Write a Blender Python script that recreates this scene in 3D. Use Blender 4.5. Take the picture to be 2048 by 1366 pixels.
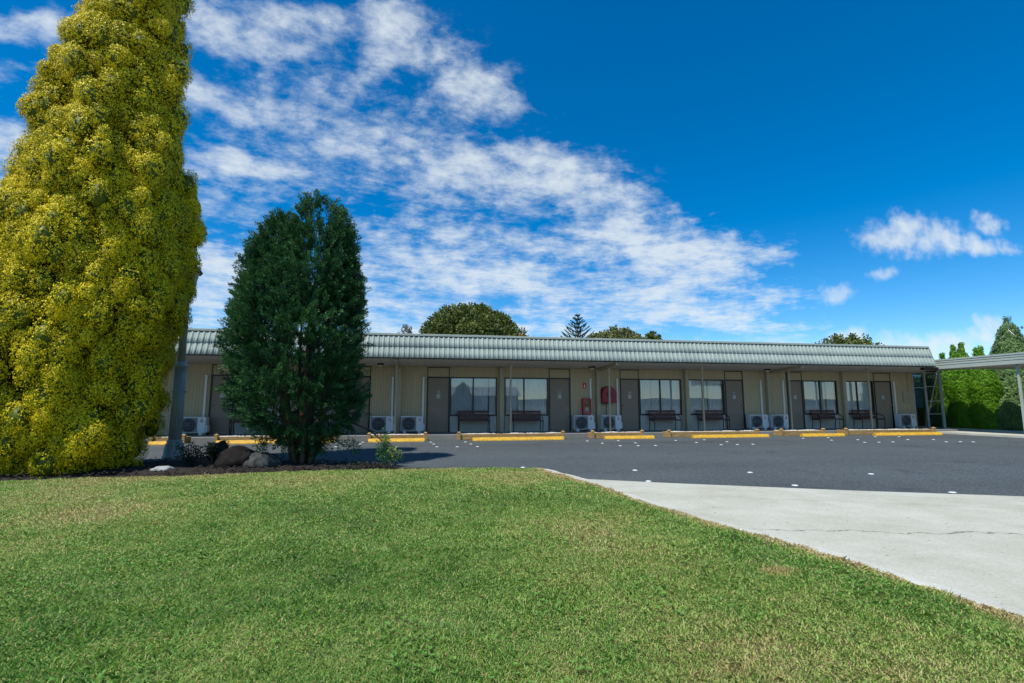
import bpy, math, random
import numpy as np
from mathutils import Vector, Matrix, noise

random.seed(7)
RNG = np.random.default_rng(11)
R = math.radians
scene = bpy.context.scene
for o in list(bpy.data.objects):
    bpy.data.objects.remove(o)

# ------------------------------------------------------------------ camera
F, PITCH, YAW, SILL, WY = 1002.6, .1251, .1803, .13, 19.158
H = 1.026 + SILL
cam_d = bpy.data.cameras.new("camera")
cam = bpy.data.objects.new("camera", cam_d)
scene.collection.objects.link(cam)
cam.location = (0, 0, H)
cam.rotation_euler = (math.pi / 2 + PITCH, 0, -YAW)
cam_d.sensor_width = 36
cam_d.lens = F / 2048 * 36
cam_d.clip_start = .05
cam_d.clip_end = 3000
scene.camera = cam
scene.render.resolution_x = 1024
scene.render.resolution_y = 683

CY, SY, CP, SP = math.cos(YAW), math.sin(YAW), math.cos(PITCH), math.sin(PITCH)
def ray(px, py):
    xc = (px - 1024) / F; zc = -(py - 683) / F
    yw = CP - zc * SP; z = SP + zc * CP
    return Vector((xc * CY + yw * SY, -xc * SY + yw * CY, z))
def aty(px, py, Y):
    r = ray(px, py); t = Y / r.y
    return Vector((r.x * t, Y, H + r.z * t))
def atx(px, py, X):
    r = ray(px, py); t = X / r.x
    return Vector((X, r.y * t, H + r.z * t))
def atz(px, py, Z=0.):
    r = ray(px, py); t = (Z - H) / r.z
    return Vector((r.x * t, r.y * t, Z))

# ------------------------------------------------------------------ light
scene.view_settings.view_transform = 'Standard'
scene.view_settings.look = 'None'
scene.view_settings.gamma = 1
scene.view_settings.exposure = 0.12
SUN_EL, SUN_DIR = R(61), Vector((math.cos(R(35)), math.sin(R(35)), 0))   # direction light travels on the ground
sd = bpy.data.lights.new("sun", 'SUN')
sd.energy = 5.0; sd.angle = R(.5); sd.color = (1, .955, .87)
sun = bpy.data.objects.new("sun", sd)
scene.collection.objects.link(sun)
trav = Vector((SUN_DIR.x * math.cos(SUN_EL), SUN_DIR.y * math.cos(SUN_EL), -math.sin(SUN_EL)))
sun.rotation_euler = trav.to_track_quat('-Z', 'Y').to_euler()
sun.location = (-20, 5, 30)

world = bpy.data.worlds.new("World")
scene.world = world
world.use_nodes = True
wt = world.node_tree
for n in list(wt.nodes): wt.nodes.remove(n)
def N(t, kind, **kw):
    n = t.nodes.new(kind)
    for k, v in kw.items():
        if k.startswith('i_'):
            n.inputs[k[2:].replace('_', ' ')].default_value = v
        else: setattr(n, k, v)
    return n
def math_node(t, op, a, b=None, c=None, clamp=False):
    n = t.nodes.new('ShaderNodeMath'); n.operation = op; n.use_clamp = clamp
    for i, v in enumerate((a, b, c)):
        if v is None: continue
        if hasattr(v, 'is_output'): t.links.new(v, n.inputs[i])
        else: n.inputs[i].default_value = v
    return n.outputs[0]
def build_world():
    t = wt; L = t.links.new
    out = N(t, 'ShaderNodeOutputWorld'); bg = N(t, 'ShaderNodeBackground')
    bg.inputs['Strength'].default_value = .135
    L(bg.outputs[0], out.inputs[0])
    sky = N(t, 'ShaderNodeTexSky', sky_type='NISHITA', sun_disc=False)
    sky.sun_elevation = SUN_EL
    sky.sun_rotation = math.atan2(-SUN_DIR.x, -SUN_DIR.y)
    sky.air_density = .85; sky.dust_density = 0.0; sky.ozone_density = 3.0
    hs = N(t, 'ShaderNodeHueSaturation'); hs.inputs['Saturation'].default_value = 1.47
    hs.inputs['Value'].default_value = 1.10; hs.inputs['Hue'].default_value = .498
    L(sky.outputs[0], hs.inputs['Color'])
    tc = N(t, 'ShaderNodeTexCoord'); sep = N(t, 'ShaderNodeSeparateXYZ')
    L(tc.outputs['Generated'], sep.inputs[0])
    ay = math_node(t, 'MAXIMUM', math_node(t, 'ABSOLUTE', sep.outputs[1]), .05)
    U = math_node(t, 'DIVIDE', sep.outputs[0], ay)
    V = math_node(t, 'DIVIDE', math_node(t, 'MAXIMUM', sep.outputs[2], 0.0), ay)
    cmb = N(t, 'ShaderNodeCombineXYZ'); L(U, cmb.inputs[0]); L(V, cmb.inputs[1])
    UV = cmb.outputs[0]
    # warp
    nz = N(t, 'ShaderNodeTexNoise', i_Scale=3.0, i_Detail=4.0); L(UV, nz.inputs['Vector'])
    wv = N(t, 'ShaderNodeVectorMath', operation='SUBTRACT'); L(nz.outputs['Color'], wv.inputs[0]); wv.inputs[1].default_value = (.5, .5, .5)
    ws = N(t, 'ShaderNodeVectorMath', operation='SCALE'); L(wv.outputs[0], ws.inputs[0]); ws.inputs['Scale'].default_value = .16
    wa = N(t, 'ShaderNodeVectorMath', operation='ADD'); L(UV, wa.inputs[0]); L(ws.outputs[0], wa.inputs[1])
    def dirv(px, py):
        r = ray(px, py); return Vector((r.x / r.y, r.z / r.y))
    def blob(cx, cy, rx, ry, ang, w):
        a = R(ang)
        c = dirv(cx, cy)
        e1 = dirv(cx + rx * math.cos(a), cy + rx * math.sin(a)) - c
        e2 = dirv(cx - ry * math.sin(a), cy + ry * math.cos(a)) - c
        m = N(t, 'ShaderNodeMapping', vector_type='TEXTURE')
        m.inputs['Location'].default_value = (c.x, c.y, 0)
        m.inputs['Rotation'].default_value = (0, 0, math.atan2(e1.y, e1.x))
        m.inputs['Scale'].default_value = (e1.length * 1.12, e2.length * 1.12, 1)
        L(wa.outputs[0], m.inputs['Vector'])
        g = N(t, 'ShaderNodeTexGradient', gradient_type='SPHERICAL'); L(m.outputs[0], g.inputs[0])
        s = math_node(t, 'MULTIPLY', g.outputs['Fac'], 1.45 * w)
        return math_node(t, 'MINIMUM', s, w)
    def union(bl):
        acc = None
        for b in bl:
            s = blob(*b)
            acc = s if acc is None else math_node(t, 'MAXIMUM', acc, s)
        return acc
    cir = union([
        (700, 330, 740, 390, 20, .56), (1000, 560, 740, 160, 3, .80), (200, 420, 520, 260, 5, .64),
        (560, 60, 330, 110, 8, .95), (760, 90, 130, 120, -40, .95), (640, 262, 330, 70, 20, .95),
        (430, 205, 170, 70, 30, .9), (950, 175, 160, 100, 30, .85), (900, 330, 260, 80, 12, .9),
        (1090, 330, 220, 90, 20, .8), (470, 345, 200, 55, 14, .85), (1120, 210, 110, 45, -25, .45),
        (1180, 440, 380, 110, 12, .78), (1320, 510, 330, 140, 10, 1.0), (900, 470, 380, 60, 0, .62),
        (1000, 560, 460, 75, 3, .9), (420, 560, 200, 120, 0, 1.0), (900, 640, 700, 60, 2, .85), (1350, 620, 330, 80, 5, .95), (1080, 330, 160, 90, 30, .95), (820, 300, 200, 60, 20, 1.0), (700, 430, 120, 40, 0, .5),
        (50, 40, 200, 60, 10, .9), (60, 150, 200, 50, 5, .55), (20, 310, 170, 80, 15, .95), (-300, 200, 300, 200, 5, .8),
        (-500, 500, 500, 120, 5, .8), (300, -250, 600, 200, 10, .8)])
    cum = union([
        (1830, 482, 150, 54, 0, 1.0), (1910, 492, 150, 34, 3, 1.0), (1975, 447, 45, 40, 0, .85), (1530, 515, 60, 24, 0, .8),
        (1672, 582, 60, 30, 0, .75), (1775, 556, 50, 22, 0, .75), (1850, 690, 170, 48, 0, 1.0), (1695, 672, 80, 34, 0, 1.0),
        (1970, 672, 60, 36, 0, .9), (1560, 680, 110, 32, 0, .8), (1520, 700, 300, 24, 0, .7)])
    # streaky cirrus: noise on a flat cloud deck
    dz = math_node(t, 'ADD', V, .16)
    q = N(t, 'ShaderNodeCombineXYZ')
    L(math_node(t, 'DIVIDE', U, dz), q.inputs[0]); L(math_node(t, 'DIVIDE', 1.0, dz), q.inputs[1])
    qm = N(t, 'ShaderNodeMapping'); qm.inputs['Rotation'].default_value = (0, 0, R(-20)); qm.inputs['Scale'].default_value = (1.0, 1.5, 1)
    L(q.outputs[0], qm.inputs['Vector'])
    n1 = N(t, 'ShaderNodeTexNoise', i_Scale=2.3, i_Detail=12.0, i_Roughness=.66, i_Distortion=.15); L(qm.outputs[0], n1.inputs['Vector'])
    n2 = N(t, 'ShaderNodeTexNoise', i_Scale=13.0, i_Detail=10.0, i_Roughness=.68, i_Distortion=.2); L(qm.outputs[0], n2.inputs['Vector'])
    n4 = N(t, 'ShaderNodeTexNoise', i_Scale=17.0, i_Detail=7.0, i_Roughness=.6, i_Distortion=.3); L(UV, n4.inputs['Vector'])
    mx = math_node(t, 'ADD', math_node(t, 'MULTIPLY', n1.outputs['Fac'], .56), math_node(t, 'MULTIPLY', n2.outputs['Fac'], .20))
    mx = math_node(t, 'ADD', mx, math_node(t, 'MULTIPLY', n4.outputs['Fac'], .24))
    v = math_node(t, 'ADD', math_node(t, 'MULTIPLY', math_node(t, 'SUBTRACT', mx, .5), 4.6), math_node(t, 'SUBTRACT', cir, .56))
    mr = N(t, 'ShaderNodeMapRange', interpolation_type='SMOOTHSTEP'); L(v, mr.inputs['Value'])
    mr.inputs['From Min'].default_value = -.25; mr.inputs['From Max'].default_value = .85
    mr.inputs['To Max'].default_value = .84
    # cumulus puffs
    n3 = N(t, 'ShaderNodeTexNoise', i_Scale=22.0, i_Detail=8.0, i_Roughness=.55); L(UV, n3.inputs['Vector'])
    v2 = math_node(t, 'ADD', math_node(t, 'MULTIPLY', math_node(t, 'SUBTRACT', n3.outputs['Fac'], .5), 1.7), math_node(t, 'SUBTRACT', cum, .40))
    mr2 = N(t, 'ShaderNodeMapRange', interpolation_type='SMOOTHSTEP'); L(v2, mr2.inputs['Value'])
    mr2.inputs['From Min'].default_value = -.12; mr2.inputs['From Max'].default_value = .95; mr2.inputs['To Max'].default_value = .80
    dens = math_node(t, 'MAXIMUM', math_node(t, 'MULTIPLY', mr.outputs[0], math_node(t, 'MULTIPLY', cir, 5.0, clamp=True)), math_node(t, 'MULTIPLY', mr2.outputs[0], math_node(t, 'MULTIPLY', cum, 3.0, clamp=True)))
    mix = N(t, 'ShaderNodeMix', data_type='RGBA')
    L(dens, mix.inputs['Factor']); L(hs.outputs[0], mix.inputs['A'])
    mix.inputs['B'].default_value = (5.4, 5.9, 6.2, 1)
    L(mix.outputs['Result'], bg.inputs[0])
build_world()

# ------------------------------------------------------------------ helpers
COL = scene.collection
def tag(o, label=None, cat=None, group=None, kind=None):
    if label: o["label"] = label
    if cat: o["category"] = cat
    if group: o["group"] = group
    if kind: o["kind"] = kind
    return o
def empty(name, loc, rz=0):
    o = bpy.data.objects.new(name, None); COL.objects.link(o)
    o.location = loc; o.rotation_euler = (0, 0, rz); o.empty_display_size = .2
    return o
def thing(name, label, cat, loc, rz=0, group=None):
    return tag(empty(name, loc, rz), label, cat, group)
def children(o): return [c for c in bpy.data.objects if c.parent == o]
def copy_tree(o, parent=None):
    c = o.copy(); COL.objects.link(c); c.parent = parent
    for ch in children(o): copy_tree(ch, c)
    return c

class MB:
    """collects faces, builds one mesh"""
    def __init__(s): s.v = []; s.f = []; s.sm = []
    def add(s, vs, fs, smooth=False):
        b = len(s.v); s.v += [tuple(v) for v in vs]
        s.f += [tuple(b + i for i in f) for f in fs]; s.sm += [smooth] * len(fs)
        return s
    def box(s, x0, x1, y0, y1, z0, z1, bev=0.0):
        if bev > 0:
            b = bev
            ring = lambda a, c, d, e: [(a + b, d), (c - b, d), (c, d + b), (c, e - b), (c - b, e), (a + b, e), (a, e - b), (a, d + b)]
            r0 = [(x, y, z0 + b) for x, y in ring(x0, x1, y0, y1)]; r1 = [(x, y, z1 - b) for x, y in ring(x0, x1, y0, y1)]
            rb = [(x, y, z0) for x, y in ring(x0 + b, x1 - b, y0 + b, y1 - b)] if (x1 - x0 > 4 * b and y1 - y0 > 4 * b) else [(min(max(x, x0 + b), x1 - b), min(max(y, y0 + b), y1 - b), z0) for x, y in ring(x0, x1, y0, y1)]
            rt = [(x, y, z1) for x, y, _ in rb]
            fs = []
            for k, (A, B) in enumerate(((0, 8), (8, 16), (16, 24))):
                for i in range(8): fs.append((A + i, A + (i + 1) % 8, B + (i + 1) % 8, B + i))
            fs.append(tuple(range(7, -1, -1))); fs.append(tuple(range(24, 32)))
            return s.add(rb + r0 + r1 + rt, fs)
        return s.add([(x0, y0, z0), (x1, y0, z0), (x1, y1, z0), (x0, y1, z0), (x0, y0, z1), (x1, y0, z1), (x1, y1, z1), (x0, y1, z1)],
                     [(0, 3, 2, 1), (4, 5, 6, 7), (0, 1, 5, 4), (1, 2, 6, 5), (2, 3, 7, 6), (3, 0, 4, 7)])
    def tube(s, pts, r, n=8, caps=True, smooth=True):
        pts = [Vector(p) for p in pts]
        rs = r if isinstance(r, (list, tuple)) else [r] * len(pts)
        vs = []; up = None
        for i, p in enumerate(pts):
            d = (pts[min(i + 1, len(pts) - 1)] - pts[max(i - 1, 0)]).normalized()
            if up is None: up = Vector((0, 0, 1)) if abs(d.z) < .9 else Vector((1, 0, 0))
            a = d.cross(up); a = a.normalized() if a.length > 1e-6 else Vector((1, 0, 0)); b = a.cross(d).normalized(); up = b
            for k in range(n):
                t = 2 * math.pi * k / n
                vs.append(p + (a * math.cos(t) + b * math.sin(t)) * rs[i])
        fs = []
        for i in range(len(pts) - 1):
            for k in range(n):
                fs.append((i * n + k, (i + 1) * n + k, (i + 1) * n + (k + 1) % n, i * n + (k + 1) % n))
        s.add(vs, fs, smooth)
        if caps:
            s.add(vs[:n], [tuple(range(n))]); s.add(vs[-n:], [tuple(range(n - 1, -1, -1))])
        return s
    def lathe(s, prof, c=(0, 0, 0), n=24, smooth=True, flute=0, fr=0.0, axis='z'):
        vs = []
        for r, z in prof:
            for k in range(n):
                t = 2 * math.pi * k / n
                rr = r * (1 - fr * (.5 - .5 * math.cos(flute * t))) if flute else r
                p = (rr * math.cos(t), rr * math.sin(t), z)
                if axis == 'y': p = (p[0], p[2], p[1])
                vs.append((c[0] + p[0], c[1] + p[1], c[2] + p[2]))
        fs = []
        for i in range(len(prof) - 1):
            for k in range(n):
                fs.append((i * n + k, i * n + (k + 1) % n, (i + 1) * n + (k + 1) % n, (i + 1) * n + k))
        fs.append(tuple(range(n - 1, -1, -1))); fs.append(tuple(range((len(prof) - 1) * n, len(prof) * n)))
        return s.add(vs, fs, smooth)
    def prism(s, poly, z0, z1):
        n = len(poly)
        vs = [(x, y, z0) for x, y in poly] + [(x, y, z1) for x, y in poly]
        fs = [tuple(range(n - 1, -1, -1)), tuple(range(n, 2 * n))] + [(i, (i + 1) % n, n + (i + 1) % n, n + i) for i in range(n)]
        return s.add(vs, fs)
    def wallprism(s, poly, y0, y1):
        """polygon in x,z extruded along y (front face at y0)"""
        n = len(poly)
        vs = [(x, y0, z) for x, z in poly] + [(x, y1, z) for x, z in poly]
        fs = [tuple(range(n)), tuple(range(2 * n - 1, n - 1, -1))] + [((i + 1) % n, i, n + i, n + (i + 1) % n) for i in range(n)]
        return s.add(vs, fs)
    def build(s, name, m, parent=None, loc=None):
        me = bpy.data.meshes.new(name); me.from_pydata(s.v, [], s.f); me.validate()
        if len(me.polygons) == len(s.sm): me.polygons.foreach_set('use_smooth', s.sm)
        me.materials.append(m); me.update()
        o = bpy.data.objects.new(name, me); COL.objects.link(o); o.parent = parent
        if loc is not None: o.location = loc
        return o

def quads_np(name, V, m, parent=None, tint=None, k=4, loc=None):
    """V: (n,k,3) array, each row one face"""
    n = V.shape[0]
    me = bpy.data.meshes.new(name)
    me.vertices.add(n * k); me.vertices.foreach_set('co', V.reshape(-1).astype(np.float32))
    me.loops.add(n * k); me.loops.foreach_set('vertex_index', np.arange(n * k, dtype=np.int32))
    me.polygons.add(n); me.polygons.foreach_set('loop_start', np.arange(0, n * k, k, dtype=np.int32))
    me.update(calc_edges=True)
    if tint is not None:
        a = me.attributes.new('tint', 'FLOAT', 'POINT'); a.data.foreach_set('value', np.repeat(tint, k).astype(np.float32) if tint.ndim == 1 else tint.reshape(-1).astype(np.float32))
    me.materials.append(m)
    o = bpy.data.objects.new(name, me); COL.objects.link(o); o.parent = parent
    if loc is not None: o.location = loc
    return o

def new_mat(name):
    m = bpy.data.materials.new(name); m.use_nodes = True
    t = m.node_tree; b = t.nodes['Principled BSDF']
    return m, t, b
def mat(name, c, rough=.6, var=.12, scale=6., bump=0., bscale=40., metal=0., spec=.4, c2=None, detail=6., stretch=(1, 1, 1), coord='Object'):
    m, t, b = new_mat(name); L = t.links.new
    b.inputs['Roughness'].default_value = rough; b.inputs['Metallic'].default_value = metal
    b.inputs['Specular IOR Level'].default_value = spec
    tc = N(t, 'ShaderNodeTexCoord'); mp = N(t, 'ShaderNodeMapping'); mp.inputs['Scale'].default_value = stretch
    L(tc.outputs[coord], mp.inputs[0])
    nz = N(t, 'ShaderNodeTexNoise', i_Scale=scale, i_Detail=detail, i_Roughness=.6); L(mp.outputs[0], nz.inputs['Vector'])
    cr = N(t, 'ShaderNodeValToRGB'); L(nz.outputs['Fac'], cr.inputs[0])
    c2 = c2 or tuple(x * (1 + var) for x in c); c1 = tuple(x * (1 - var) for x in c)
    cr.color_ramp.elements[0].color = (*c1, 1); cr.color_ramp.elements[1].color = (*c2, 1)
    cr.color_ramp.elements[0].position = .3; cr.color_ramp.elements[1].position = .7
    L(cr.outputs[0], b.inputs['Base Color'])
    if bump:
        n2 = N(t, 'ShaderNodeTexNoise', i_Scale=bscale, i_Detail=4.0); L(mp.outputs[0], n2.inputs['Vector'])
        bp = N(t, 'ShaderNodeBump'); bp.inputs['Strength'].default_value = bump; bp.inputs['Distance'].default_value = .01
        L(n2.outputs['Fac'], bp.inputs['Height']); L(bp.outputs[0], b.inputs['Normal'])
    return m
def foliage_mat(name, dark, light, trans=.25, rough=.55, nscale=1.6):
    m, t, b = new_mat(name); L = t.links.new
    out = t.nodes['Material Output']
    at = N(t, 'ShaderNodeAttribute', attribute_name='tint')
    tc = N(t, 'ShaderNodeTexCoord'); nz = N(t, 'ShaderNodeTexNoise', i_Scale=nscale, i_Detail=3.0); L(tc.outputs['Object'], nz.inputs['Vector'])
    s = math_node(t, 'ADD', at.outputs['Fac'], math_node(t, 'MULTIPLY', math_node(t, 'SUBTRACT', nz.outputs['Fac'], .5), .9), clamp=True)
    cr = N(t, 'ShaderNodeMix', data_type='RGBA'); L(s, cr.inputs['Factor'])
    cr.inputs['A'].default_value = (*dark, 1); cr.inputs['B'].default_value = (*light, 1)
    L(cr.outputs['Result'], b.inputs['Base Color'])
    b.inputs['Roughness'].default_value = rough; b.inputs['Specular IOR Level'].default_value = .3
    tr = N(t, 'ShaderNodeBsdfTranslucent'); L(cr.outputs['Result'], tr.inputs['Color'])
    mx = N(t, 'ShaderNodeMixShader'); mx.inputs[0].default_value = trans
    L(b.outputs[0], mx.inputs[1]); L(tr.outputs[0], mx.inputs[2]); L(mx.outputs[0], out.inputs[0])
    return m

# ------------------------------------------------------------------ materials
def asphalt_mat():
    m, t, b = new_mat("asphalt"); L = t.links.new
    tc = N(t, 'ShaderNodeTexCoord')
    fine = N(t, 'ShaderNodeTexNoise', i_Scale=34.0, i_Detail=5.0, i_Roughness=.75); L(tc.outputs['Object'], fine.inputs['Vector'])
    vor = N(t, 'ShaderNodeTexVoronoi', i_Scale=22.0); L(tc.outputs['Object'], vor.inputs['Vector'])
    big = N(t, 'ShaderNodeTexNoise', i_Scale=.45, i_Detail=5.0); L(tc.outputs['Object'], big.inputs['Vector'])
    cr = N(t, 'ShaderNodeValToRGB'); L(fine.outputs['Fac'], cr.inputs[0])
    e = cr.color_ramp.elements; e[0].position = .34; e[0].color = (.016, .021, .023, 1); e[1].position = .68; e[1].color = (.112, .132, .134, 1)
    # pale stone chips
    sp = N(t, 'ShaderNodeMapRange'); L(vor.outputs['Distance'], sp.inputs['Value']); sp.inputs['From Min'].default_value = .16; sp.inputs['From Max'].default_value = .10
    rnd = N(t, 'ShaderNodeSeparateColor'); L(vor.outputs['Color'], rnd.inputs[0])
    g = math_node(t, 'GREATER_THAN', rnd.outputs[0], .9)
    fac = math_node(t, 'MULTIPLY', sp.outputs[0], g, clamp=True)
    mx = N(t, 'ShaderNodeMix', data_type='RGBA'); L(fac, mx.inputs['Factor']); L(cr.outputs[0], mx.inputs['A']); mx.inputs['B'].default_value = (.42, .43, .45, 1)
    # tyre-worn bands and paving seam running across the lot
    mp = N(t, 'ShaderNodeMapping'); mp.inputs['Rotation'].default_value = (0, 0, R(14)); mp.inputs['Scale'].default_value = (.05, .5, 1); L(tc.outputs['Object'], mp.inputs[0])
    st = N(t, 'ShaderNodeTexNoise', i_Scale=1.0, i_Detail=3.0); L(mp.outputs[0], st.inputs['Vector'])
    k = math_node(t, 'ADD', math_node(t, 'MULTIPLY', big.outputs['Fac'], .45), math_node(t, 'MULTIPLY', st.outputs['Fac'], .6))
    k = math_node(t, 'ADD', k, .45)
    sep = N(t, 'ShaderNodeSeparateXYZ'); L(tc.outputs['Object'], sep.inputs[0])
    oz = N(t, 'ShaderNodeTexNoise', i_Scale=.85, i_Detail=6.0, i_Roughness=.7); L(tc.outputs['Object'], oz.inputs['Vector'])
    om = N(t, 'ShaderNodeMapRange'); L(oz.outputs['Fac'], om.inputs['Value']); om.inputs['From Min'].default_value = .57; om.inputs['From Max'].default_value = .70
    k = math_node(t, 'SUBTRACT', k, math_node(t, 'MULTIPLY', om.outputs[0], .40))
    for slope, off, w, amt in ((-.24, 14.2, .05, .35), (-.30, 17.2, .04, .3)):
        d = math_node(t, 'ABSOLUTE', math_node(t, 'SUBTRACT', math_node(t, 'ADD', math_node(t, 'MULTIPLY', sep.outputs[0], -slope), sep.outputs[1]), off))
        ln = N(t, 'ShaderNodeMapRange'); L(d, ln.inputs['Value']); ln.inputs['From Min'].default_value = w; ln.inputs['From Max'].default_value = 0
        k = math_node(t, 'ADD', k, math_node(t, 'MULTIPLY', ln.outputs[0], amt))
    sc = N(t, 'ShaderNodeVectorMath', operation='SCALE'); L(mx.outputs['Result'], sc.inputs[0]); L(k, sc.inputs['Scale'])
    L(sc.outputs[0], b.inputs['Base Color'])
    b.inputs['Roughness'].default_value = .85
    bp = N(t, 'ShaderNodeBump'); bp.inputs['Strength'].default_value = .6; bp.inputs['Distance'].default_value = .01
    L(fine.outputs['Fac'], bp.inputs['Height']); L(bp.outputs[0], b.inputs['Normal'])
    return m
def concrete_mat(name, base, pitted=1.0):
    m, t, b = new_mat(name); L = t.links.new
    tc = N(t, 'ShaderNodeTexCoord')
    big = N(t, 'ShaderNodeTexNoise', i_Scale=1.1, i_Detail=10.0, i_Roughness=.72); L(tc.outputs['Object'], big.inputs['Vector'])
    cr = N(t, 'ShaderNodeValToRGB'); L(big.outputs['Fac'], cr.inputs[0])
    e = cr.color_ramp.elements; e[0].position = .3; e[0].color = (base[0] * .72, base[1] * .70, base[2] * .64, 1); e[1].position = .68; e[1].color = (*base, 1)
    fine = N(t, 'ShaderNodeTexNoise', i_Scale=55.0, i_Detail=5.0, i_Roughness=.7); L(tc.outputs['Object'], fine.inputs['Vector'])
    k = math_node(t, 'ADD', math_node(t, 'MULTIPLY', fine.outputs['Fac'], .9), .58)
    # small dark pits and leaf litter
    mp = N(t, 'ShaderNodeMapping'); mp.inputs['Rotation'].default_value = (0, 0, R(-12)); mp.inputs['Scale'].default_value = (1.0, 2.2, 1); L(tc.outputs['Object'], mp.inputs[0])
    vo = N(t, 'ShaderNodeTexVoronoi', i_Scale=8.0); L(mp.outputs[0], vo.inputs['Vector'])
    rs = N(t, 'ShaderNodeSeparateColor'); L(vo.outputs['Color'], rs.inputs[0])
    pit = math_node(t, 'MULTIPLY', math_node(t, 'LESS_THAN', vo.outputs['Distance'], math_node(t, 'MULTIPLY', rs.outputs[1], .15)), math_node(t, 'GREATER_THAN', rs.outputs[0], .5))
    k = math_node(t, 'MULTIPLY', k, math_node(t, 'SUBTRACT', 1.0, math_node(t, 'MULTIPLY', pit, .72 * pitted)))
    # brownish tyre marks and cracks
    wz = N(t, 'ShaderNodeTexNoise', i_Scale=1.7, i_Detail=9.0, i_Roughness=.68); L(tc.outputs['Object'], wz.inputs['Vector'])
    sep = N(t, 'ShaderNodeSeparateXYZ'); L(tc.outputs['Object'], sep.inputs[0])
    for slope, off, wob, w, amt in ((.28, 5.28, .55, .018, .7 * pitted), (.45, 8.3, .3, .02, .28 * pitted), (.45, 7.7, .3, .016, .3 * pitted)):
        y = math_node(t, 'ADD', math_node(t, 'MULTIPLY', sep.outputs[0], slope), sep.outputs[1])
        y = math_node(t, 'ADD', y, math_node(t, 'MULTIPLY', math_node(t, 'SUBTRACT', wz.outputs['Fac'], .5), wob))
        d = math_node(t, 'ABSOLUTE', math_node(t, 'SUBTRACT', y, off))
        ln = N(t, 'ShaderNodeMapRange'); L(d, ln.inputs['Value']); ln.inputs['From Min'].default_value = w; ln.inputs['From Max'].default_value = 0
        k = math_node(t, 'MULTIPLY', k, math_node(t, 'SUBTRACT', 1.0, math_node(t, 'MULTIPLY', ln.outputs[0], amt)))
    sc = N(t, 'ShaderNodeVectorMath', operation='SCALE'); L(cr.outputs[0], sc.inputs[0]); L(k, sc.inputs['Scale'])
    L(sc.outputs[0], b.inputs['Base Color']); b.inputs['Roughness'].default_value = .85
    bp = N(t, 'ShaderNodeBump'); bp.inputs['Strength'].default_value = .35; bp.inputs['Distance'].default_value = .01
    L(fine.outputs['Fac'], bp.inputs['Height']); L(bp.outputs[0], b.inputs['Normal'])
    return m
def cladding_mat(name="cream_board_cladding", c1=(.40, .32, .19), c2_=(.50, .405, .25), cg=(.20, .17, .115), pitch=.1, w=(.12, .05)):
    m, t, b = new_mat(name); L = t.links.new
    tc = N(t, 'ShaderNodeTexCoord'); sep = N(t, 'ShaderNodeSeparateXYZ'); L(tc.outputs['Object'], sep.inputs[0])
    fr = math_node(t, 'FRACT', math_node(t, 'DIVIDE', sep.outputs[0], pitch))
    gr = N(t, 'ShaderNodeMapRange', interpolation_type='SMOOTHSTEP'); L(math_node(t, 'ABSOLUTE', math_node(t, 'SUBTRACT', fr, .5)), gr.inputs['Value'])
    gr.inputs['From Min'].default_value = w[0]; gr.inputs['From Max'].default_value = w[1]
    mp = N(t, 'ShaderNodeMapping'); mp.inputs['Scale'].default_value = (6, 6, .8); L(tc.outputs['Object'], mp.inputs[0])
    nz = N(t, 'ShaderNodeTexNoise', i_Scale=1.5, i_Detail=6.0); L(mp.outputs[0], nz.inputs['Vector'])
    cr = N(t, 'ShaderNodeMix', data_type='RGBA'); L(nz.outputs['Fac'], cr.inputs['Factor'])
    cr.inputs['A'].default_value = (*c1, 1); cr.inputs['B'].default_value = (*c2_, 1)
    c2 = N(t, 'ShaderNodeMix', data_type='RGBA'); L(math_node(t, 'MULTIPLY', gr.outputs[0], .42), c2.inputs['Factor'])
    L(cr.outputs['Result'], c2.inputs['A']); c2.inputs['B'].default_value = (*cg, 1)
    L(c2.outputs['Result'], b.inputs['Base Color']); b.inputs['Roughness'].default_value = .6
    bp = N(t, 'ShaderNodeBump', invert=True); bp.inputs['Strength'].default_value = .6; bp.inputs['Distance'].default_value = .01
    L(gr.outputs[0], bp.inputs['Height']); L(bp.outputs[0], b.inputs['Normal'])
    return m
def glass_mat(k=.08):
    m, t, b = new_mat("window_glass"); L = t.links.new
    out = t.nodes['Material Output']
    tr = N(t, 'ShaderNodeBsdfTransparent'); tr.inputs[0].default_value = (.88, .93, .95, 1)
    gl = N(t, 'ShaderNodeBsdfGlossy'); gl.inputs['Roughness'].default_value = .01; gl.inputs['Color'].default_value = (.9, .95, 1, 1)
    fr = N(t, 'ShaderNodeFresnel'); fr.inputs[0].default_value = 1.7
    f = math_node(t, 'ADD', fr.outputs[0], k, clamp=True)
    mx = N(t, 'ShaderNodeMixShader'); L(f, mx.inputs[0]); L(tr.outputs[0], mx.inputs[1]); L(gl.outputs[0], mx.inputs[2])
    L(mx.outputs[0], out.inputs[0]); t.nodes.remove(b)
    return m
def curtain_mat():
    m, t, b = new_mat("sheer_curtain"); L = t.links.new
    out = t.nodes['Material Output']
    b.inputs['Base Color'].default_value = (.90, .93, .95, 1); b.inputs['Roughness'].default_value = .8
    tl = N(t, 'ShaderNodeBsdfTranslucent'); tl.inputs[0].default_value = (.7, .75, .8, 1)
    mx = N(t, 'ShaderNodeMixShader'); mx.inputs[0].default_value = .3
    L(b.outputs[0], mx.inputs[1]); L(tl.outputs[0], mx.inputs[2]); L(mx.outputs[0], out.inputs[0])
    return m
def timber_mat():
    m = mat("treated_timber", (.36, .215, .07), rough=.75, scale=3, stretch=(1.2, 14, 14), c2=(.50, .33, .13), var=.42, bump=.4, bscale=8)
    return m
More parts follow.
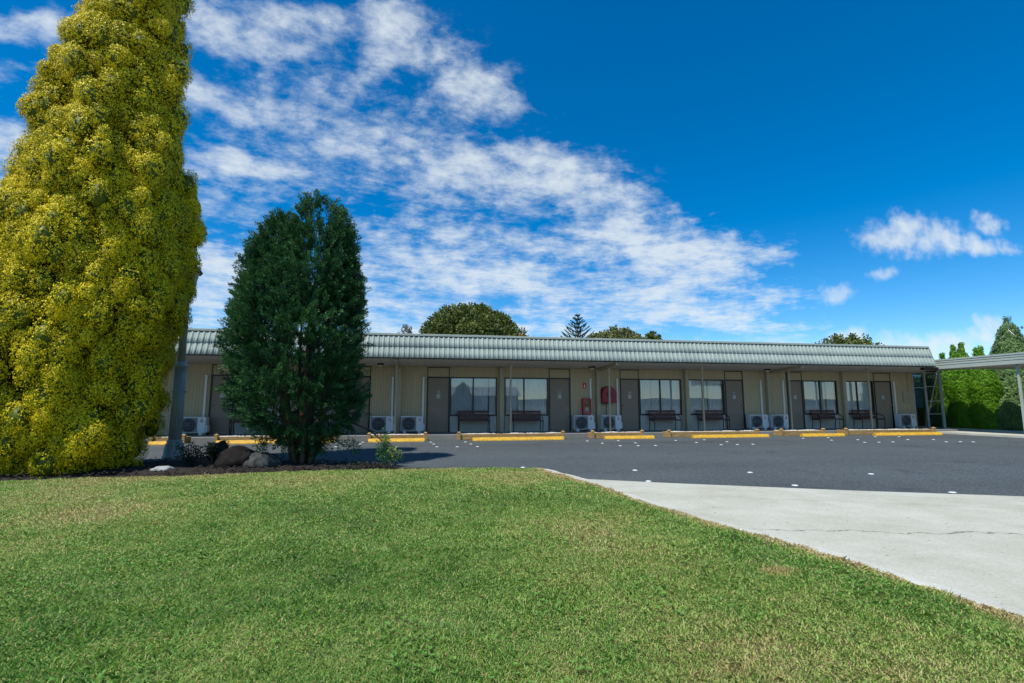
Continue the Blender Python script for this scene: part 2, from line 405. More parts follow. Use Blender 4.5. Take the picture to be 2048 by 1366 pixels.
M = dict(
    asphalt=asphalt_mat(), concrete=concrete_mat("driveway_concrete", (.465, .465, .395)), kerb=concrete_mat("kerb_concrete", (.52, .52, .46), 1.0),
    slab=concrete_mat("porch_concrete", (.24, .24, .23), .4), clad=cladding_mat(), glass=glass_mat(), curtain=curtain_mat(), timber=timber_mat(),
    tile=mat("painted_steel_tile", (.335, .39, .34), rough=.38, var=.12, scale=1.4, spec=.5, detail=8),
    fascia=mat("painted_fascia", (.38, .425, .37), rough=.45, var=.06, scale=2),
    soffit=cladding_mat("white_soffit_board", (.46, .44, .41), (.54, .52, .49), (.30, .29, .28), .30, (.05, .02)),
    pier=mat("cream_pier_paint", (.38, .335, .235), rough=.55, var=.08),
    door=mat("taupe_door_paint", (.235, .19, .14), rough=.55, var=.06, scale=3),
    frame=mat("dark_bronze_frame", (.012, .012, .013), rough=.35, var=.1),
    infill=mat("grey_infill_board", (.42, .42, .38), rough=.6, var=.12, scale=2, stretch=(5, 5, .6)),
    white=mat("white_enamel", (.70, .70, .69), rough=.4, var=.04), pvc=mat("white_plastic", (.72, .73, .72), rough=.4, var=.04),
    dark=mat("fan_black", (.025, .027, .03), rough=.5), grille=mat("grey_grille", (.22, .23, .24), rough=.5),
    red=mat("red_plastic", (.26, .005, .018), rough=.35, var=.12), redcab=mat('red_cabinet_plastic', (.50, .012, .03), rough=.35, var=.12), redsign=mat("red_sign", (.55, .01, .02), rough=.4),
    slat=mat("stained_bench_timber", (.085, .030, .020), rough=.5, var=.3, scale=4, stretch=(1, 8, 8)),
    iron=mat("black_iron", (.015, .015, .016), rough=.4),
    yellow=mat("yellow_traffic_paint", (.58, .32, .03), rough=.65, var=.25, scale=14, c2=(.82, .48, .04), bump=.3, bscale=25),
    interior=mat("room_interior", (.10, .10, .10), rough=.9), brass=mat("worn_metal", (.42, .40, .36), rough=.3, metal=.8),
    marker=mat("white_ceramic", (.62, .64, .65), rough=.35, var=.1, scale=20),
    lamp=mat("grey_green_lamp_paint", (.42, .45, .42), rough=.45, var=.12, scale=5), lampdark=mat("dark_lamp_paint", (.03, .025, .022), rough=.5),
    lens=mat("opal_lens", (.6, .6, .55), rough=.3),
    mulch=mat("bark_mulch", (.010, .008, .006), rough=.95, var=.5, scale=25, c2=(.035, .026, .019), bump=1.0, bscale=45),  # near black: the shade lying over the bed is put into this colour
    soil=mat("thatch_soil", (.10, .12, .045), rough=.95, var=.4, scale=18, c2=(.20, .19, .09), bump=.8, bscale=60),
    dirt=mat("bare_ground", (.15, .14, .11), rough=.95, var=.3, scale=.4, c2=(.20, .19, .15)),
    rock=mat("lichen_rock", (.022, .022, .021), rough=.85, spec=.15, var=.4, scale=9, c2=(.085, .092, .09), bump=.8, bscale=14),  # darkened so the colour carries the tree shade on the boulders
    rockdark=mat("dark_rock", (.012, .010, .010), rough=.85, spec=.1, var=.4, scale=6, c2=(.022, .019, .018), bump=.8, bscale=12),  # tree shade darkens this rock colour as well
    rockpale=mat("pale_rock", (.30, .32, .31), rough=.8, var=.2, scale=6, bump=.5, bscale=14),
    pebble=mat("white_pebble", (.62, .60, .56), rough=.7, var=.2, scale=40),
    bark=mat("tree_bark", (.10, .065, .04), rough=.9, var=.4, scale=8, stretch=(1, 1, .25), bump=.8, bscale=20),
    twig=mat("dry_twig", (.20, .13, .09), rough=.9, var=.3), card=mat("pale_notice_card", (.42, .43, .40), rough=.6, var=.1),
    cardink=mat("notice_ink", (.15, .15, .15), rough=.6), digit=mat("door_digit_white", (.62, .63, .60), rough=.5),
    logored=mat("emblem_red", (.45, .0, .02), rough=.4), ink=mat("emblem_ink", (.03, .03, .06), rough=.4),
    roofsheet=mat("roof_sheet", (.30, .33, .31), rough=.6),
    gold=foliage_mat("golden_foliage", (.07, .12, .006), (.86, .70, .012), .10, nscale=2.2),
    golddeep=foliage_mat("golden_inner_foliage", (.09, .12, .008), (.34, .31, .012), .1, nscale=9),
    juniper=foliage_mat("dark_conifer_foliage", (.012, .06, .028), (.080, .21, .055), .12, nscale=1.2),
    lime_and_sunlit=foliage_mat("lime_and_sunlit_tip_foliage", (.06, .14, .02), (.28, .36, .08), .2),
    hedge=foliage_mat("bright_hedge_foliage", (.05, .16, .010), (.20, .42, .02), .25),
    spruce=foliage_mat("blue_green_foliage", (.04, .11, .035), (.21, .32, .10), .15, nscale=3),
    broad=foliage_mat("broadleaf_foliage", (.05, .085, .015), (.20, .23, .05), .2, nscale=.8),
    olive=foliage_mat("olive_foliage", (.09, .12, .04), (.24, .26, .09), .2, nscale=.8),
    grey=foliage_mat("grey_twiggy_foliage", (.10, .09, .06), (.22, .20, .13), .1),
    rust=foliage_mat("rust_foliage", (.30, .16, .02), (.55, .30, .04), .2),
    pine=foliage_mat("island_pine_foliage", (.012, .06, .035), (.05, .14, .06), .1),
)
def grass_mat():
    m, t, b = new_mat("grass_blades"); L = t.links.new
    out = t.nodes['Material Output']
    at = N(t, 'ShaderNodeAttribute', attribute_name='tint')
    cr = N(t, 'ShaderNodeValToRGB'); L(at.outputs['Fac'], cr.inputs[0])
    el = cr.color_ramp.elements
    el[0].position = 0; el[0].color = (.05, .16, .025, 1); el[1].position = 1; el[1].color = (.56, .44, .22, 1)
    for p, c in ((.35, (.15, .34, .055)), (.6, (.30, .46, .095)), (.78, (.40, .43, .14))):
        e = el.new(p); e.color = (*c, 1)
    L(cr.outputs[0], b.inputs['Base Color']); b.inputs['Roughness'].default_value = .5; b.inputs['Specular IOR Level'].default_value = .35
    tr = N(t, 'ShaderNodeBsdfTranslucent'); L(cr.outputs[0], tr.inputs['Color'])
    mx = N(t, 'ShaderNodeMixShader'); mx.inputs[0].default_value = .25
    L(b.outputs[0], mx.inputs[1]); L(tr.outputs[0], mx.inputs[2]); L(mx.outputs[0], out.inputs[0])
    return m
M['darkleaf'] = foliage_mat('dark_shrub_foliage', (.008, .02, .008), (.02, .055, .018), .1)
M['grass'] = grass_mat()
M['entryglass'] = glass_mat(.30)
M['bluecurtain'] = mat('blue_curtain', (.06, .20, .38), rough=.8)

# ------------------------------------------------------------------ ground
def flat(name, poly, z, m, label=None, kind='structure'):
    o = MB().add([(x, y, z) for x, y in poly], [tuple(range(len(poly)))]).build(name, m)
    return tag(o, label, kind=kind)
flat("ground", [(-1500, -1500), (1500, -1500), (1500, 1500), (-1500, 1500)], -.03, M['dirt'])
flat("asphalt_lot", [(-40, 8.2), (2.0, 8.2), (2.0, -30), (70, -30), (70, 17.42), (-40, 17.42)], -.012, M['asphalt'])
EDGE = [(2.12, 9.03), (2.35, 8.09), (2.51, 6.9), (2.65, 5.62), (2.86, 4.55), (3.09, 3.59), (3.16, 2.98), (3.2, 2.69), (3.24, 2.32), (3.3, 1.0), (3.35, -6)]
CONC = [(2.30, 8.72), (2.62, 7.72), (3.7, 7.12), (5.8, 6.08), (7.6, 5.3), (12, 3.6), (24, -1), (24, -6)]
flat("driveway", [(x - .03, y) for x, y in EDGE][::-1] + CONC, -.004, M['concrete'])
# rough cast kerb strip beside the lawn
kl = [(x, y) for x, y in EDGE]
kerb = MB(); random.seed(3)
def fine_line(pts, step):
    out = []
    for a, b in zip(pts, pts[1:]):
        n = max(1, int(math.dist(a, b) / step))
        for i in range(n): out.append((a[0] + (b[0] - a[0]) * i / n, a[1] + (b[1] - a[1]) * i / n))
    out.append(pts[-1]); return out
fl = fine_line(kl, .05); vs = []
for i, (x, y) in enumerate(fl):
    w = .17 + .05 * noise.noise(Vector((x * 3, y * 3, 0))) + .02 * noise.noise(Vector((x * 25, y * 25, 3)))
    vs += [(x - .04, y, .0), (x + .05, y, .010), (x + w, y, -.001)]
kerb.add(vs, [(3 * i, 3 * i + 1, 3 * i + 4, 3 * i + 3) for i in range(len(fl) - 1)] + [(3 * i + 1, 3 * i + 2, 3 * i + 5, 3 * i + 4) for i in range(len(fl) - 1)])
tag(kerb.build("kerb", M['kerb']), kind='structure')
# footpath under the covered way and porch slab
fp = MB(); fp.prism([(20.85, -4), (23.4, -4), (23.4, 19.1), (21.96, 19.1), (21.96, 17.4), (20.85, 17.4)], -.02, .06)
tag(fp.build("footpath", M['kerb']), kind='structure')
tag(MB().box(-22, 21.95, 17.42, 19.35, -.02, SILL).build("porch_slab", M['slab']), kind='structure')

# planting bed (mulch mound) behind the lawn
BEDF = [(-16, 8.7), (-9, 8.85), (-6.15, 8.95), (-5.1, 9.1), (-3.98, 9.08), (-2, 9.3), (.1, 9.32), (1.3, 9.22)]
BEDB = [(-16, 12.2), (-7, 12.0), (-5.0, 11.6), (-3.4, 11.1), (-2, 10.8), (-.9, 10.1), (.2, 9.62), (1.3, 9.34)]
bed = MB(); vs = []; nx = 90; ny = 14
def interp(P, x):
    for a, b in zip(P, P[1:]):
        if a[0] <= x <= b[0]: return a[1] + (b[1] - a[1]) * (x - a[0]) / (b[0] - a[0])
    return P[-1][1]
for i in range(nx + 1):
    x = -16 + 17.3 * i / nx
    yf, yb = interp(BEDF, x) - .06, interp(BEDB, x)
    for j in range(ny + 1):
        v = j / ny; y = yf + (yb - yf) * v
        h = min(1, 5 * v, 5 * (1 - v)) * min(1, (yb - yf) / 1.2)
        vs.append((x, y, -.02 + h * (.07 + .05 * noise.noise(Vector((x * 1.5, y * 1.5, 0))) + .025 * noise.noise(Vector((x * 9, y * 9, 5))))))
bed.add(vs, [(i * (ny + 1) + j, (i + 1) * (ny + 1) + j, (i + 1) * (ny + 1) + j + 1, i * (ny + 1) + j + 1) for i in range(nx) for j in range(ny)], True)
tag(bed.build("planting_bed", M['mulch']), kind='structure')
# bark chips on the bed
n = 5000
cx = RNG.uniform(-9, -.4, n); yy = RNG.uniform(0, 1, n)
cyy = np.array([interp(BEDF, x) + .02 + (interp(BEDB, x) - interp(BEDF, x)) * v for x, v in zip(cx, yy)])
P = np.stack([cx, cyy, RNG.uniform(.02, .09, n)], 1)
a = RNG.uniform(0, 2 * math.pi, n); D = np.stack([np.cos(a), np.sin(a), RNG.uniform(-.3, .5, n)], 1) * RNG.uniform(.02, .06, n)[:, None]
Wd = np.stack([-np.sin(a), np.cos(a), RNG.uniform(-.4, .4, n)], 1) * .012
tag(quads_np("bark_chips", np.stack([P - Wd, P + D - Wd, P + D + Wd, P + Wd], 1), M['mulch']), "dark bark chips scattered over the planting bed under the trees", "bark chips", kind="stuff")

# ------------------------------------------------------------------ lawn
LAWN = [(-16, 8.7), (-9, 8.85), (-6.15, 8.95), (-5.1, 9.1), (-3.98, 9.08), (-2, 9.3), (.1, 9.32), (1.3, 9.22)] + EDGE + [(-16, -6)]
def inside(poly, x, y):
    c = np.zeros(x.shape, bool); n = len(poly)
    for i in range(n):
        x1, y1 = poly[i]; x2, y2 = poly[(i + 1) % n]
        if y1 == y2: continue
        k = ((y1 > y) != (y2 > y)) & (x < (x2 - x1) * (y - y1) / (y2 - y1) + x1)
        c ^= k
    return c
def vnoise(x, y, s, seed):
    r = np.random.default_rng(seed).random((256, 256))
    x = x / s + 1000; y = y / s + 1000
    xi = np.floor(x).astype(int); yi = np.floor(y).astype(int); fx = x - xi; fy = y - yi
    fx = fx * fx * (3 - 2 * fx); fy = fy * fy * (3 - 2 * fy)
    g = lambda a, b: r[a % 256, b % 256]
    return (g(xi, yi) * (1 - fx) + g(xi + 1, yi) * fx) * (1 - fy) + (g(xi, yi + 1) * (1 - fx) + g(xi + 1, yi + 1) * fx) * fy
def lawn_z(x, y):
    return .022 + .03 * (vnoise(x, y, 1.7, 1) - .5) + .012 * (vnoise(x, y, .35, 2) - .5)
gx = np.arange(-16, 3.5, .12); gy = np.arange(-5, 9.5, .12)
lawn = flat("lawn", LAWN, -.002, M['soil'])
def lawn_grass():
    parts = []
    for (r0, r1, dens, ln, wd) in ((0, 2.6, 32000, .026, .0014), (2.6, 4.2, 20000, .026, .0019), (4.2, 6.5, 12000, .026, .0028), (6.5, 11.5, 7000, .027, .0042)):
        x0, x1, y0, y1 = max(-13, -r1), min(3.6, r1), -.3, min(9.6, r1)
        n = int(dens * (x1 - x0) * (y1 - y0))
        x = RNG.uniform(x0, x1, n); y = RNG.uniform(y0, y1, n)
        d = np.hypot(x, y)
        # keep what the camera or a neighbouring viewpoint can see
        fy = x * SY + y * CY; fx = x * CY - y * SY
        k = (d >= r0) & (d < r1) & (np.abs(fx) < fy * 1.15 + .8) & (fy > .8)
        x = x[k]; y = y[k]
        edge = .035 * (vnoise(x, y, .12, 9) - .5) * 2 + .02
        k = inside(LAWN, x - edge, y)
        parts.append((x[k], y[k], np.full(k.sum(), ln), np.full(k.sum(), wd)))
    x, y, ln, wd = [np.concatenate(q) for q in zip(*parts)]
    n = len(x)
    dry = .30 * vnoise(x, y, .9, 3) + .30 * vnoise(x, y, .28, 4) + .35 * vnoise(x, y, .07, 5)      # patches
    wet = vnoise(x, y, .45, 6)
    right = np.clip((x + 1.0) / 4, 0, 1) * np.clip((6 - y) / 5, 0, 1)
    big = vnoise(x, y, 1.6, 31)
    base = .53 + .30 * (dry - .47) * 2 + .34 * (big - .5) * 2 + .14 * right - .22 * np.clip(wet - .62, 0, 1) * 2
    # straw coloured rim along the kerb and a scorched spot
    ex = np.interp(y, [p[1] for p in EDGE[::-1]], [p[0] for p in EDGE[::-1]])
    base += .6 * np.clip(1.1 - (ex - x) / (.10 + .16 * vnoise(x, y, .25, 8)), 0, 1)
    sp = atz(1560, 1145); base += .6 * np.clip(1.3 - np.hypot((x - sp.x) / .16, (y - sp.y) / .10), 0, 1)
    base += .12 * np.clip((y - 6.5) / 2.5, 0, 1)
    tint = base + RNG.normal(0, .13, n)
    isdry = RNG.random(n) < (.09 + .10 * right + .12 * np.clip(big - .4, 0, 1) + .12 * np.clip((y - 3) / 4, 0, 1))
    tint = np.clip(np.where(isdry, RNG.uniform(.72, 1.0, n), tint), 0, 1)
    clump = vnoise(x, y, .16, 7)
    L = ln * RNG.uniform(.55, 1.25, n) * (.65 + .7 * clump)
    long = RNG.random(n) < .012; L = np.where(long, L * RNG.uniform(1.4, 2.2, n), L)
    az = RNG.uniform(0, 2 * math.pi, n); tilt = RNG.uniform(.45, 1.5, n)
    flop = 1.0 + 1.0 * vnoise(x, y, .25, 12)
    z = lawn_z(x, y)
    B = np.stack([x, y, z - .012], 1)
    hd = np.stack([np.cos(az), np.sin(az), np.zeros(n)], 1)
    t1 = tilt * .6; t2 = np.minimum(tilt * flop, 1.65)
    up = np.array([0, 0, 1.])
    mid = B + (hd * np.sin(t1)[:, None] + up * np.cos(t1)[:, None]) * (L * .5)[:, None]
    tip = mid + (hd * np.sin(t2)[:, None] + up * np.cos(t2)[:, None]) * (L * .6)[:, None]
    a2 = az + RNG.uniform(1.0, 2.1, n)
    W = np.stack([np.cos(a2), np.sin(a2), np.zeros(n)], 1) * (wd * RNG.uniform(.6, 1.3, n))[:, None]
    V = np.stack([B - W * .7, B + W * .7, mid + W, tip, mid - W], 1)
    return quads_np("grass", V, M['grass'], tint=tint, k=5)
g = lawn_grass(); tag(g, "short mown green and straw coloured grass covering the front lawn", "grass", kind="stuff")

# broad clover / weed leaves in the lawn
n = 2600
x = RNG.uniform(-3, 3, n); y = RNG.uniform(1.4, 4.5, n)
k = (vnoise(x, y, .35, 21) > .66) & inside(LAWN, x + .1, y); x = x[k]; y = y[k]; n = len(x)
rows = []
for i in range(3):
    a = RNG.uniform(0, 6.28, n); D = np.stack([np.cos(a), np.sin(a), RNG.uniform(.0, .5, n)], 1) * RNG.uniform(.012, .022, n)[:, None]
    Wd = np.stack([-np.sin(a), np.cos(a), RNG.uniform(-.2, .2, n)], 1) * .007
    P = np.stack([x, y, lawn_z(x, y) + .016], 1)
    rows.append(np.stack([P, P + D * .5 + Wd, P + D, P + D * .5 - Wd], 1))
V = np.concatenate(rows)
tag(quads_np("clover", V, M['grass'], tint=RNG.uniform(.2, .42, len(V))), "small broad clover leaves growing among the lawn grass", "clover", kind="stuff")

# ------------------------------------------------------------------ motel
def wx(px): return aty(px, 806, WY).x        # x on the wall plane
motel = thing("motel_building", "long single storey cream motel block with pale green tiled mansard roof", "building", (0, 0, 0))
XL, XR = -19.0, 21.93
WT = 2.58; DH = SILL + 2.04; WB = SILL + .62     # wall top, door head, window sill
# (door x0,x1) (window x0,x1) from the photograph
doors = [(wx(420), wx(466)), (wx(697), wx(739)), (wx(854.5), wx(898)), (wx(1099), wx(1140)), (wx(1241.5), wx(1278)), (wx(1452), wx(1487)), (wx(1577), wx(1606)), (wx(1751), wx(1784))]
wins = [(wx(469), wx(573)), (wx(600), wx(694)), (wx(899.5), wx(994)), (wx(1009), wx(1097)), (wx(1279.5), wx(1364)), (wx(1374), wx(1450)), (wx(1608), wx(1676)), (wx(1690), wx(1749))]
piers = [wx(362), wx(585), wx(797), wx(1002), wx(1195), wx(1372), wx(1535), wx(1686)]
wall = MB()
ops = sorted([(a, b, 'd') for a, b in doors] + [(a, b, 'w') for a, b in wins])
x = XL
for a, b, k in ops:
    if a - x > .01: wall.box(x, a, WY, WY + .15, SILL, WT)
    x = b
wall.box(x, XR, WY, WY + .15, SILL, WT)
for a, b, k in ops: wall.box(a, b, WY, WY + .15, DH, WT)
wall.box(XL, XL + .15, WY + .15, 27, 0, WT); wall.box(XR - .15, XR, WY + .15, 27, 0, WT); wall.box(XL + .15, XR - .15, 26.85, 27, 0, WT)
wall.build("wall", M['clad'], motel)
MB().box(XL + .15, XR - .15, WY + 3.2, WY + 3.3, 0, WT).box(XL + .15, XR - .15, WY + .15, WY + 3.2, SILL - .02, SILL).build("room_interior", M['interior'], motel)
for p in piers[1:] : MB().box(p - .075, p + .075, WY - .17, WY - .003, SILL, WT - .003).build("pier", M['pier'], motel)
def textmesh(txt, size, m, name, parent, loc, ex=.002, rot=(math.pi / 2, 0, 0)):
    c = bpy.data.curves.new(name, 'FONT'); c.body = txt; c.size = size; c.extrude = ex; c.align_x = 'CENTER'; c.align_y = 'CENTER'
    tmp = bpy.data.objects.new("tmp", c); COL.objects.link(tmp)
    dg = bpy.context.evaluated_depsgraph_get(); me = bpy.data.meshes.new_from_object(tmp.evaluated_get(dg))
    bpy.data.objects.remove(tmp); bpy.data.curves.remove(c)
    me.materials.clear(); me.materials.append(m)
    o = bpy.data.objects.new(name, me); COL.objects.link(o); o.parent = parent; o.location = loc; o.rotation_euler = rot
    return o
nums = ['14', '13', '12', '11', '10', '9', '8', '7']
handleL = [1, 0, 1, 0, 1, 0, 1, 0]
FB = .045
for i, (a, b) in enumerate(doors):
    # dark frame to the soffit with a panel over the door
    f = MB()
    for xx in (a, b): f.box(xx - FB / 2, xx + FB / 2, WY - .02, WY + .05, SILL, DH + .03)
    f.box(a + FB / 2, b - FB / 2, WY - .019, WY + .05, DH - .02, DH + .03)
    for xx in (a, b): f.box(xx - .014, xx + .014, WY - .016, WY - .002, DH + .03, WT - .02)
    f.box(a + .014, b - .014, WY - .015, WY - .002, WT - .05, WT - .02)
    d = MB().box(a + FB / 2, b - FB / 2, WY + .012, WY + .055, SILL + .01, DH - .02).build("door", M['door'], motel)
    f.build("door_frame", M['frame'], d)
    hx = a + .09 if handleL[i] else b - .09
    MB().lathe([(.028, 0), (.028, .012), (.012, .014), (.012, .05), (.026, .055), (.026, .075), (.01, .08)], (hx, WY - .07, SILL + 1.0), 12, axis='y').build("handle", M['brass'], d)
    cx = (a + b) / 2 + (.0)
    if i in (2, 3, 4, 5): textmesh(nums[i], .13, M['digit'], "room_number", d, (cx, WY + .008, SILL + 1.50))
    pl = MB().box(cx - .07, cx + .07, WY + .004, WY + .0115, SILL + 1.26, SILL + 1.42).build("notice_plate", M['card'], d)
def curtain(x0, x1, seed):
    rg = random.Random(seed); mb = MB(); spans = []
    x = x0
    cuts = sorted(rg.uniform(x0 + .2, x1 - .2) for _ in range(1))
    edges = [x0] + cuts + [x1]
    for a, b in zip(edges, edges[1:]):
        gap = rg.uniform(.01, .06)
        nn = max(4, int((b - a - gap) / .012)); ph = rg.uniform(0, 6)
        vs = []
        for k in range(nn + 1):
            xx = a + (b - a - gap) * k / nn
            yy = WY + .10 + .030 * math.sin(xx * 58 + ph + 1.3 * math.sin(xx * 9)) + .012 * math.sin(xx * 131 + ph)
            vs += [(xx, yy, WB - .02), (xx + .004 * math.sin(xx * 40), yy * 1.0 + .004, DH - .03)]
        mb.add(vs, [(2 * k, 2 * k + 2, 2 * k + 3, 2 * k + 1) for k in range(nn)], True)
    return mb
for i, (a, b) in enumerate(wins):
    mid = a + (b - a) * (.49 if i % 2 == 0 else .44)
    f = MB(); y0, y1 = WY - .012, WY + .06
    f.box(a, b, y0, y1, DH - .02, DH + .025)
    f.box(a, b, y0 - .004, y1, WB - .025, WB + .025)
    for xx in (a + .022, b - .022): f.box(xx - .022, xx + .022, y0 + .003, y1 - .003, WB + .025, DH - .02)
    f.box(mid - .025, mid + .025, y0 + .006, y1 - .006, WB + .025, DH - .02)
    fo = f.build("window", M['frame'], motel)
    for (c, d, yy) in ((a + .04, mid - .024, WY + .02), (mid + .024, b - .04, WY + .035)):
        MB().add([(c, yy, WB + .02), (d, yy, WB + .02), (d, yy, DH - .015), (c, yy, DH - .015)], [(0, 1, 2, 3)]).build("pane", M['glass'], fo)
    curtain(a + .03, b - .03, i).build("curtain", M['curtain'], fo)
    q = MB().box(a + .02, b - .02, WY + .01, WY + .05, SILL, WB - .025)
    q.build("infill_panel", M['infill'], motel)
# soffit, eave, mansard tiles
YE, ZE, YT, ZT, XE = 17.0, 2.705, 17.2, 3.45, 20.72
sf = MB(); sf.add([(XL, YE + .06, ZE - .03), (XE - .02, YE + .06, ZE - .03), (XR + .02, WY + .15, WT), (XL, WY + .15, WT)], [(0, 1, 2, 3)])
sf.add([(XE - .02, YE + .06, ZE - .03), (XR + .02, YE + .06, ZE - .03), (XR + .02, WY + .15, WT)], [(0, 1, 2)])
so = sf.build("soffit", M['soffit'], motel)
def tile_course(x0, x1, yb, zb, yt, zt, seed, pitch=.167, proud=.0):
    """one horizontal course of pressed tiles: hump and small rib per tile, bottom lip"""
    mb = MB(); vs = []; rg = random.Random(seed)
    prof = [(0, 0), (.06, .006), (.14, .022), (.24, .034), (.34, .036), (.44, .030), (.52, .014), (.58, .002), (.66, .0), (.72, .007), (.78, .007), (.84, .0), (.94, .0)]
    n = int(math.ceil((x1 - x0) / pitch)); xs = []
    for i in range(n):
        j = rg.uniform(-.002, .002)
        for u, h in prof:
            X = x0 + (i + u) * pitch
            if X <= x1: xs.append((X, h + j))
    dy, dz = yt - yb, zt - zb; l = math.hypot(dy, dz); ny, nz = -dz / l, dy / l
    for X, h in xs:
        hb = h + .024; ht = h * .85 + .002
        vs.append((X, yb + ny * (hb - .014), zb - .008 + nz * (hb - .014)))
        vs.append((X, yb + ny * hb, zb + nz * hb))
        vs.append((X, yb + dy * .5 + ny * (hb + ht) * .5, zb + dz * .5 + nz * (hb + ht) * .5))
        vs.append((X, yt + ny * ht, zt + nz * ht))
    fs = []
    for i in range(len(xs) - 1):
        for r in range(3): fs.append((4 * i + r, 4 * i + 4 + r, 4 * i + 5 + r, 4 * i + 1 + r))
    mb.add(vs, fs, True); return mb
ym, zm = (YE + YT) / 2, (ZE + ZT) / 2
rf = MB().box(XL, XE, YT + .03, 27.3, ZT - .12, ZT - .04)
roof = rf.build("roof", M['roofsheet'], motel)
MB().add([(XL, YE + .03, ZE - .01), (XE - .01, YE + .03, ZE - .01), (XE - .12, YT + .05, ZT), (XL, YT + .05, ZT)], [(0, 1, 2, 3)]).build("backing_board", M['frame'], roof)
a = tile_course(XL, XE - .03, YE, ZE, ym, zm + .01, 1); a.build("tile_course", M['tile'], roof)
a = tile_course(XL, XE - .09, ym, zm, YT, ZT - .01, 2); a.build("tile_course", M['tile'], roof)
cap = MB().box(XL, XE - .10, YT - .035, YT + .06, ZT + .02, ZT + .095, .006)
x = XL
cap.build("ridge_capping", M['fascia'], roof)
MB().box(XL, XE - .11, YT + .0, YT + .05, ZT - .03, ZT + .018).build("dark_cap_strip", M['frame'], roof)  # dark strip below the ridge capping
# verge at the right-hand end of the mansard
MB().add([(XE, YE - .03, ZE - .02), (XE + .01, YE + .3, ZE - .02), (XE - .08, YT + .3, ZT + .09), (XE - .10, YT - .05, ZT + .09),
          (XE - .03, YE - .03, ZE - .02), (XE - .13, YT - .05, ZT + .09)], [(0, 1, 2, 3), (4, 0, 3, 5)]).build("verge_trim", M['fascia'], roof)
# side wall of the roof end
MB().add([(XE + .0, YE + .28, ZE - .02), (XE + .0, 27.3, ZE - .02), (XE - .08, 27.3, ZT), (XE - .08, YT + .28, ZT)], [(0, 1, 2, 3)]).build("roof_end_panel", M['fascia'], roof)
# porch posts and brackets
PY = 17.93
for px, X in ((795, -.83), (1015, 3.22), (1217, 6.98), (1402, 10.80), (1573, 14.62), (1728, 18.35), (580, -4.6), (375, -8.5)):
    zt = ZE - .03 - (ZE - .03 - WT) * (PY - YE - .06) / (WY + .15 - YE - .06)
    po = MB().box(X - .032, X + .032, PY - .032, PY + .032, SILL, zt, .004).build("post", M['pier'], motel)
for X in (-.83, 6.98, 14.62):
    z1 = ZE - .034; 
    MB().add([(X - .04, YE + .12, z1 - .10), (X + .04, YE + .12, z1 - .10), (X + .04, WY - .17, WT - .11), (X - .04, WY - .17, WT - .11),
              (X - .04, YE + .12, z1 - .002), (X + .04, YE + .12, z1 - .002), (X + .04, WY - .17, WT + .004), (X - .04, WY - .17, WT + .004)],
             [(0, 3, 2, 1), (4, 5, 6, 7), (0, 1, 5, 4), (1, 2, 6, 5), (2, 3, 7, 6), (3, 0, 4, 7)]).build("eave_beam", M['pier'], motel)
# downpipe by the fifth post
MB().tube([(14.52, PY, SILL), (14.52, PY, 2.45)], .03, 8).build("downpipe", M['lampdark'], motel)
# small bulkhead lights under the soffit
for px, py in ((761, 730), (1184, 737.5), (1535, 741)):
    p = aty(px, py, 18.5)
    lb = MB().lathe([(.12, .05), (.12, .0), (.10, -.012)], (p.x, p.y, WT + .01 - .02), 16).build("soffit_light", M['lampdark'], motel)
    MB().lathe([(.09, -.012), (.075, -.05), (.04, -.07)], (p.x, p.y, WT - .012), 16).build("lens", M['lens'], lb)
# pipe covers running up from the condensers, meter box, cable duct
for px in (410, 784.5, 846, 1181, 1234.5, 1522.5, 1567, 1790):
    X = wx(px)
    m_ = MB().box(X - .035, X + .035, WY - .055, WY - .002, SILL + .55, SILL + 2.02, .008)
    m_.box(X - .045, X + .045, WY - .065, WY - .001, SILL + 2.0, SILL + 2.05, .008)
    m_.build("pipe_cover", M['pvc'], motel)
X0, X1 = wx(1806), wx(1822)
MB().box(X0, X1 - .05, WY - .07, WY - .002, SILL + 1.12, SILL + 1.58, .008).build("meter_box", M['pier'], motel)
MB().box(X1 - .13, X1 - .06, WY - .04, WY - .002, SILL + 1.58, WT - .02).build("cable_duct", M['pier'], motel)
# full height glazed entry continuing the wall under the covered way
gx0, gxm, gx1 = XR + .02, wx(1855), wx(1886)
gs = MB(); G0, G1, GYY = .03, 2.66, WY + .03
for c_, w_ in ((gx0 + .03, .03), (gxm, .03), (gx1, .055)): gs.box(c_ - w_, c_ + w_, GYY - .03, GYY + .05, G0, G1)
for zz in (G0, 1.90, G1 - .06): gs.box(gx0 + .06, gxm - .03, GYY - .026, GYY + .04, zz, zz + .028)
for zz in (G0, .72, 1.30, 1.96, G1 - .06): gs.box(gxm + .03, gx1 - .055, GYY - .026, GYY + .04, zz, zz + .028)
so = gs.build("glazed_screen", M['infill'], motel)
for c_, d_ in ((gx0 + .06, gxm - .03), (gxm + .03, gx1 - .055)):
    MB().add([(c_, GYY + .01, G0 + .05), (d_, GYY + .01, G0 + .05), (d_, GYY + .01, G1 - .06), (c_, GYY + .01, G1 - .06)], [(0, 1, 2, 3)]).build("pane", M['entryglass'], so)
q = MB(); nn = 40; vs = []
for k in range(nn + 1):
    X_ = gx0 + .08 + (gxm - gx0 - .12) * k / nn; Y_ = GYY + .12 + .02 * math.sin(k * 1.4)
    vs += [(X_, Y_, 1.0), (X_, Y_, 2.5)]
q.add(vs, [(2 * k, 2 * k + 2, 2 * k + 3, 2 * k + 1) for k in range(nn)], True); q.build("curtain", M['bluecurtain'], so)
MB().box(XR + .01, gx1 + .1, 21.0, 21.1, 0, 2.9).box(gx1 + .0, gx1 + .1, GYY + .06, 20.99, 0, 2.9).box(XR + .01, gx1 - .01, GYY + .06, 20.99, 2.80, 2.9).build("entry_room", M['interior'], motel)
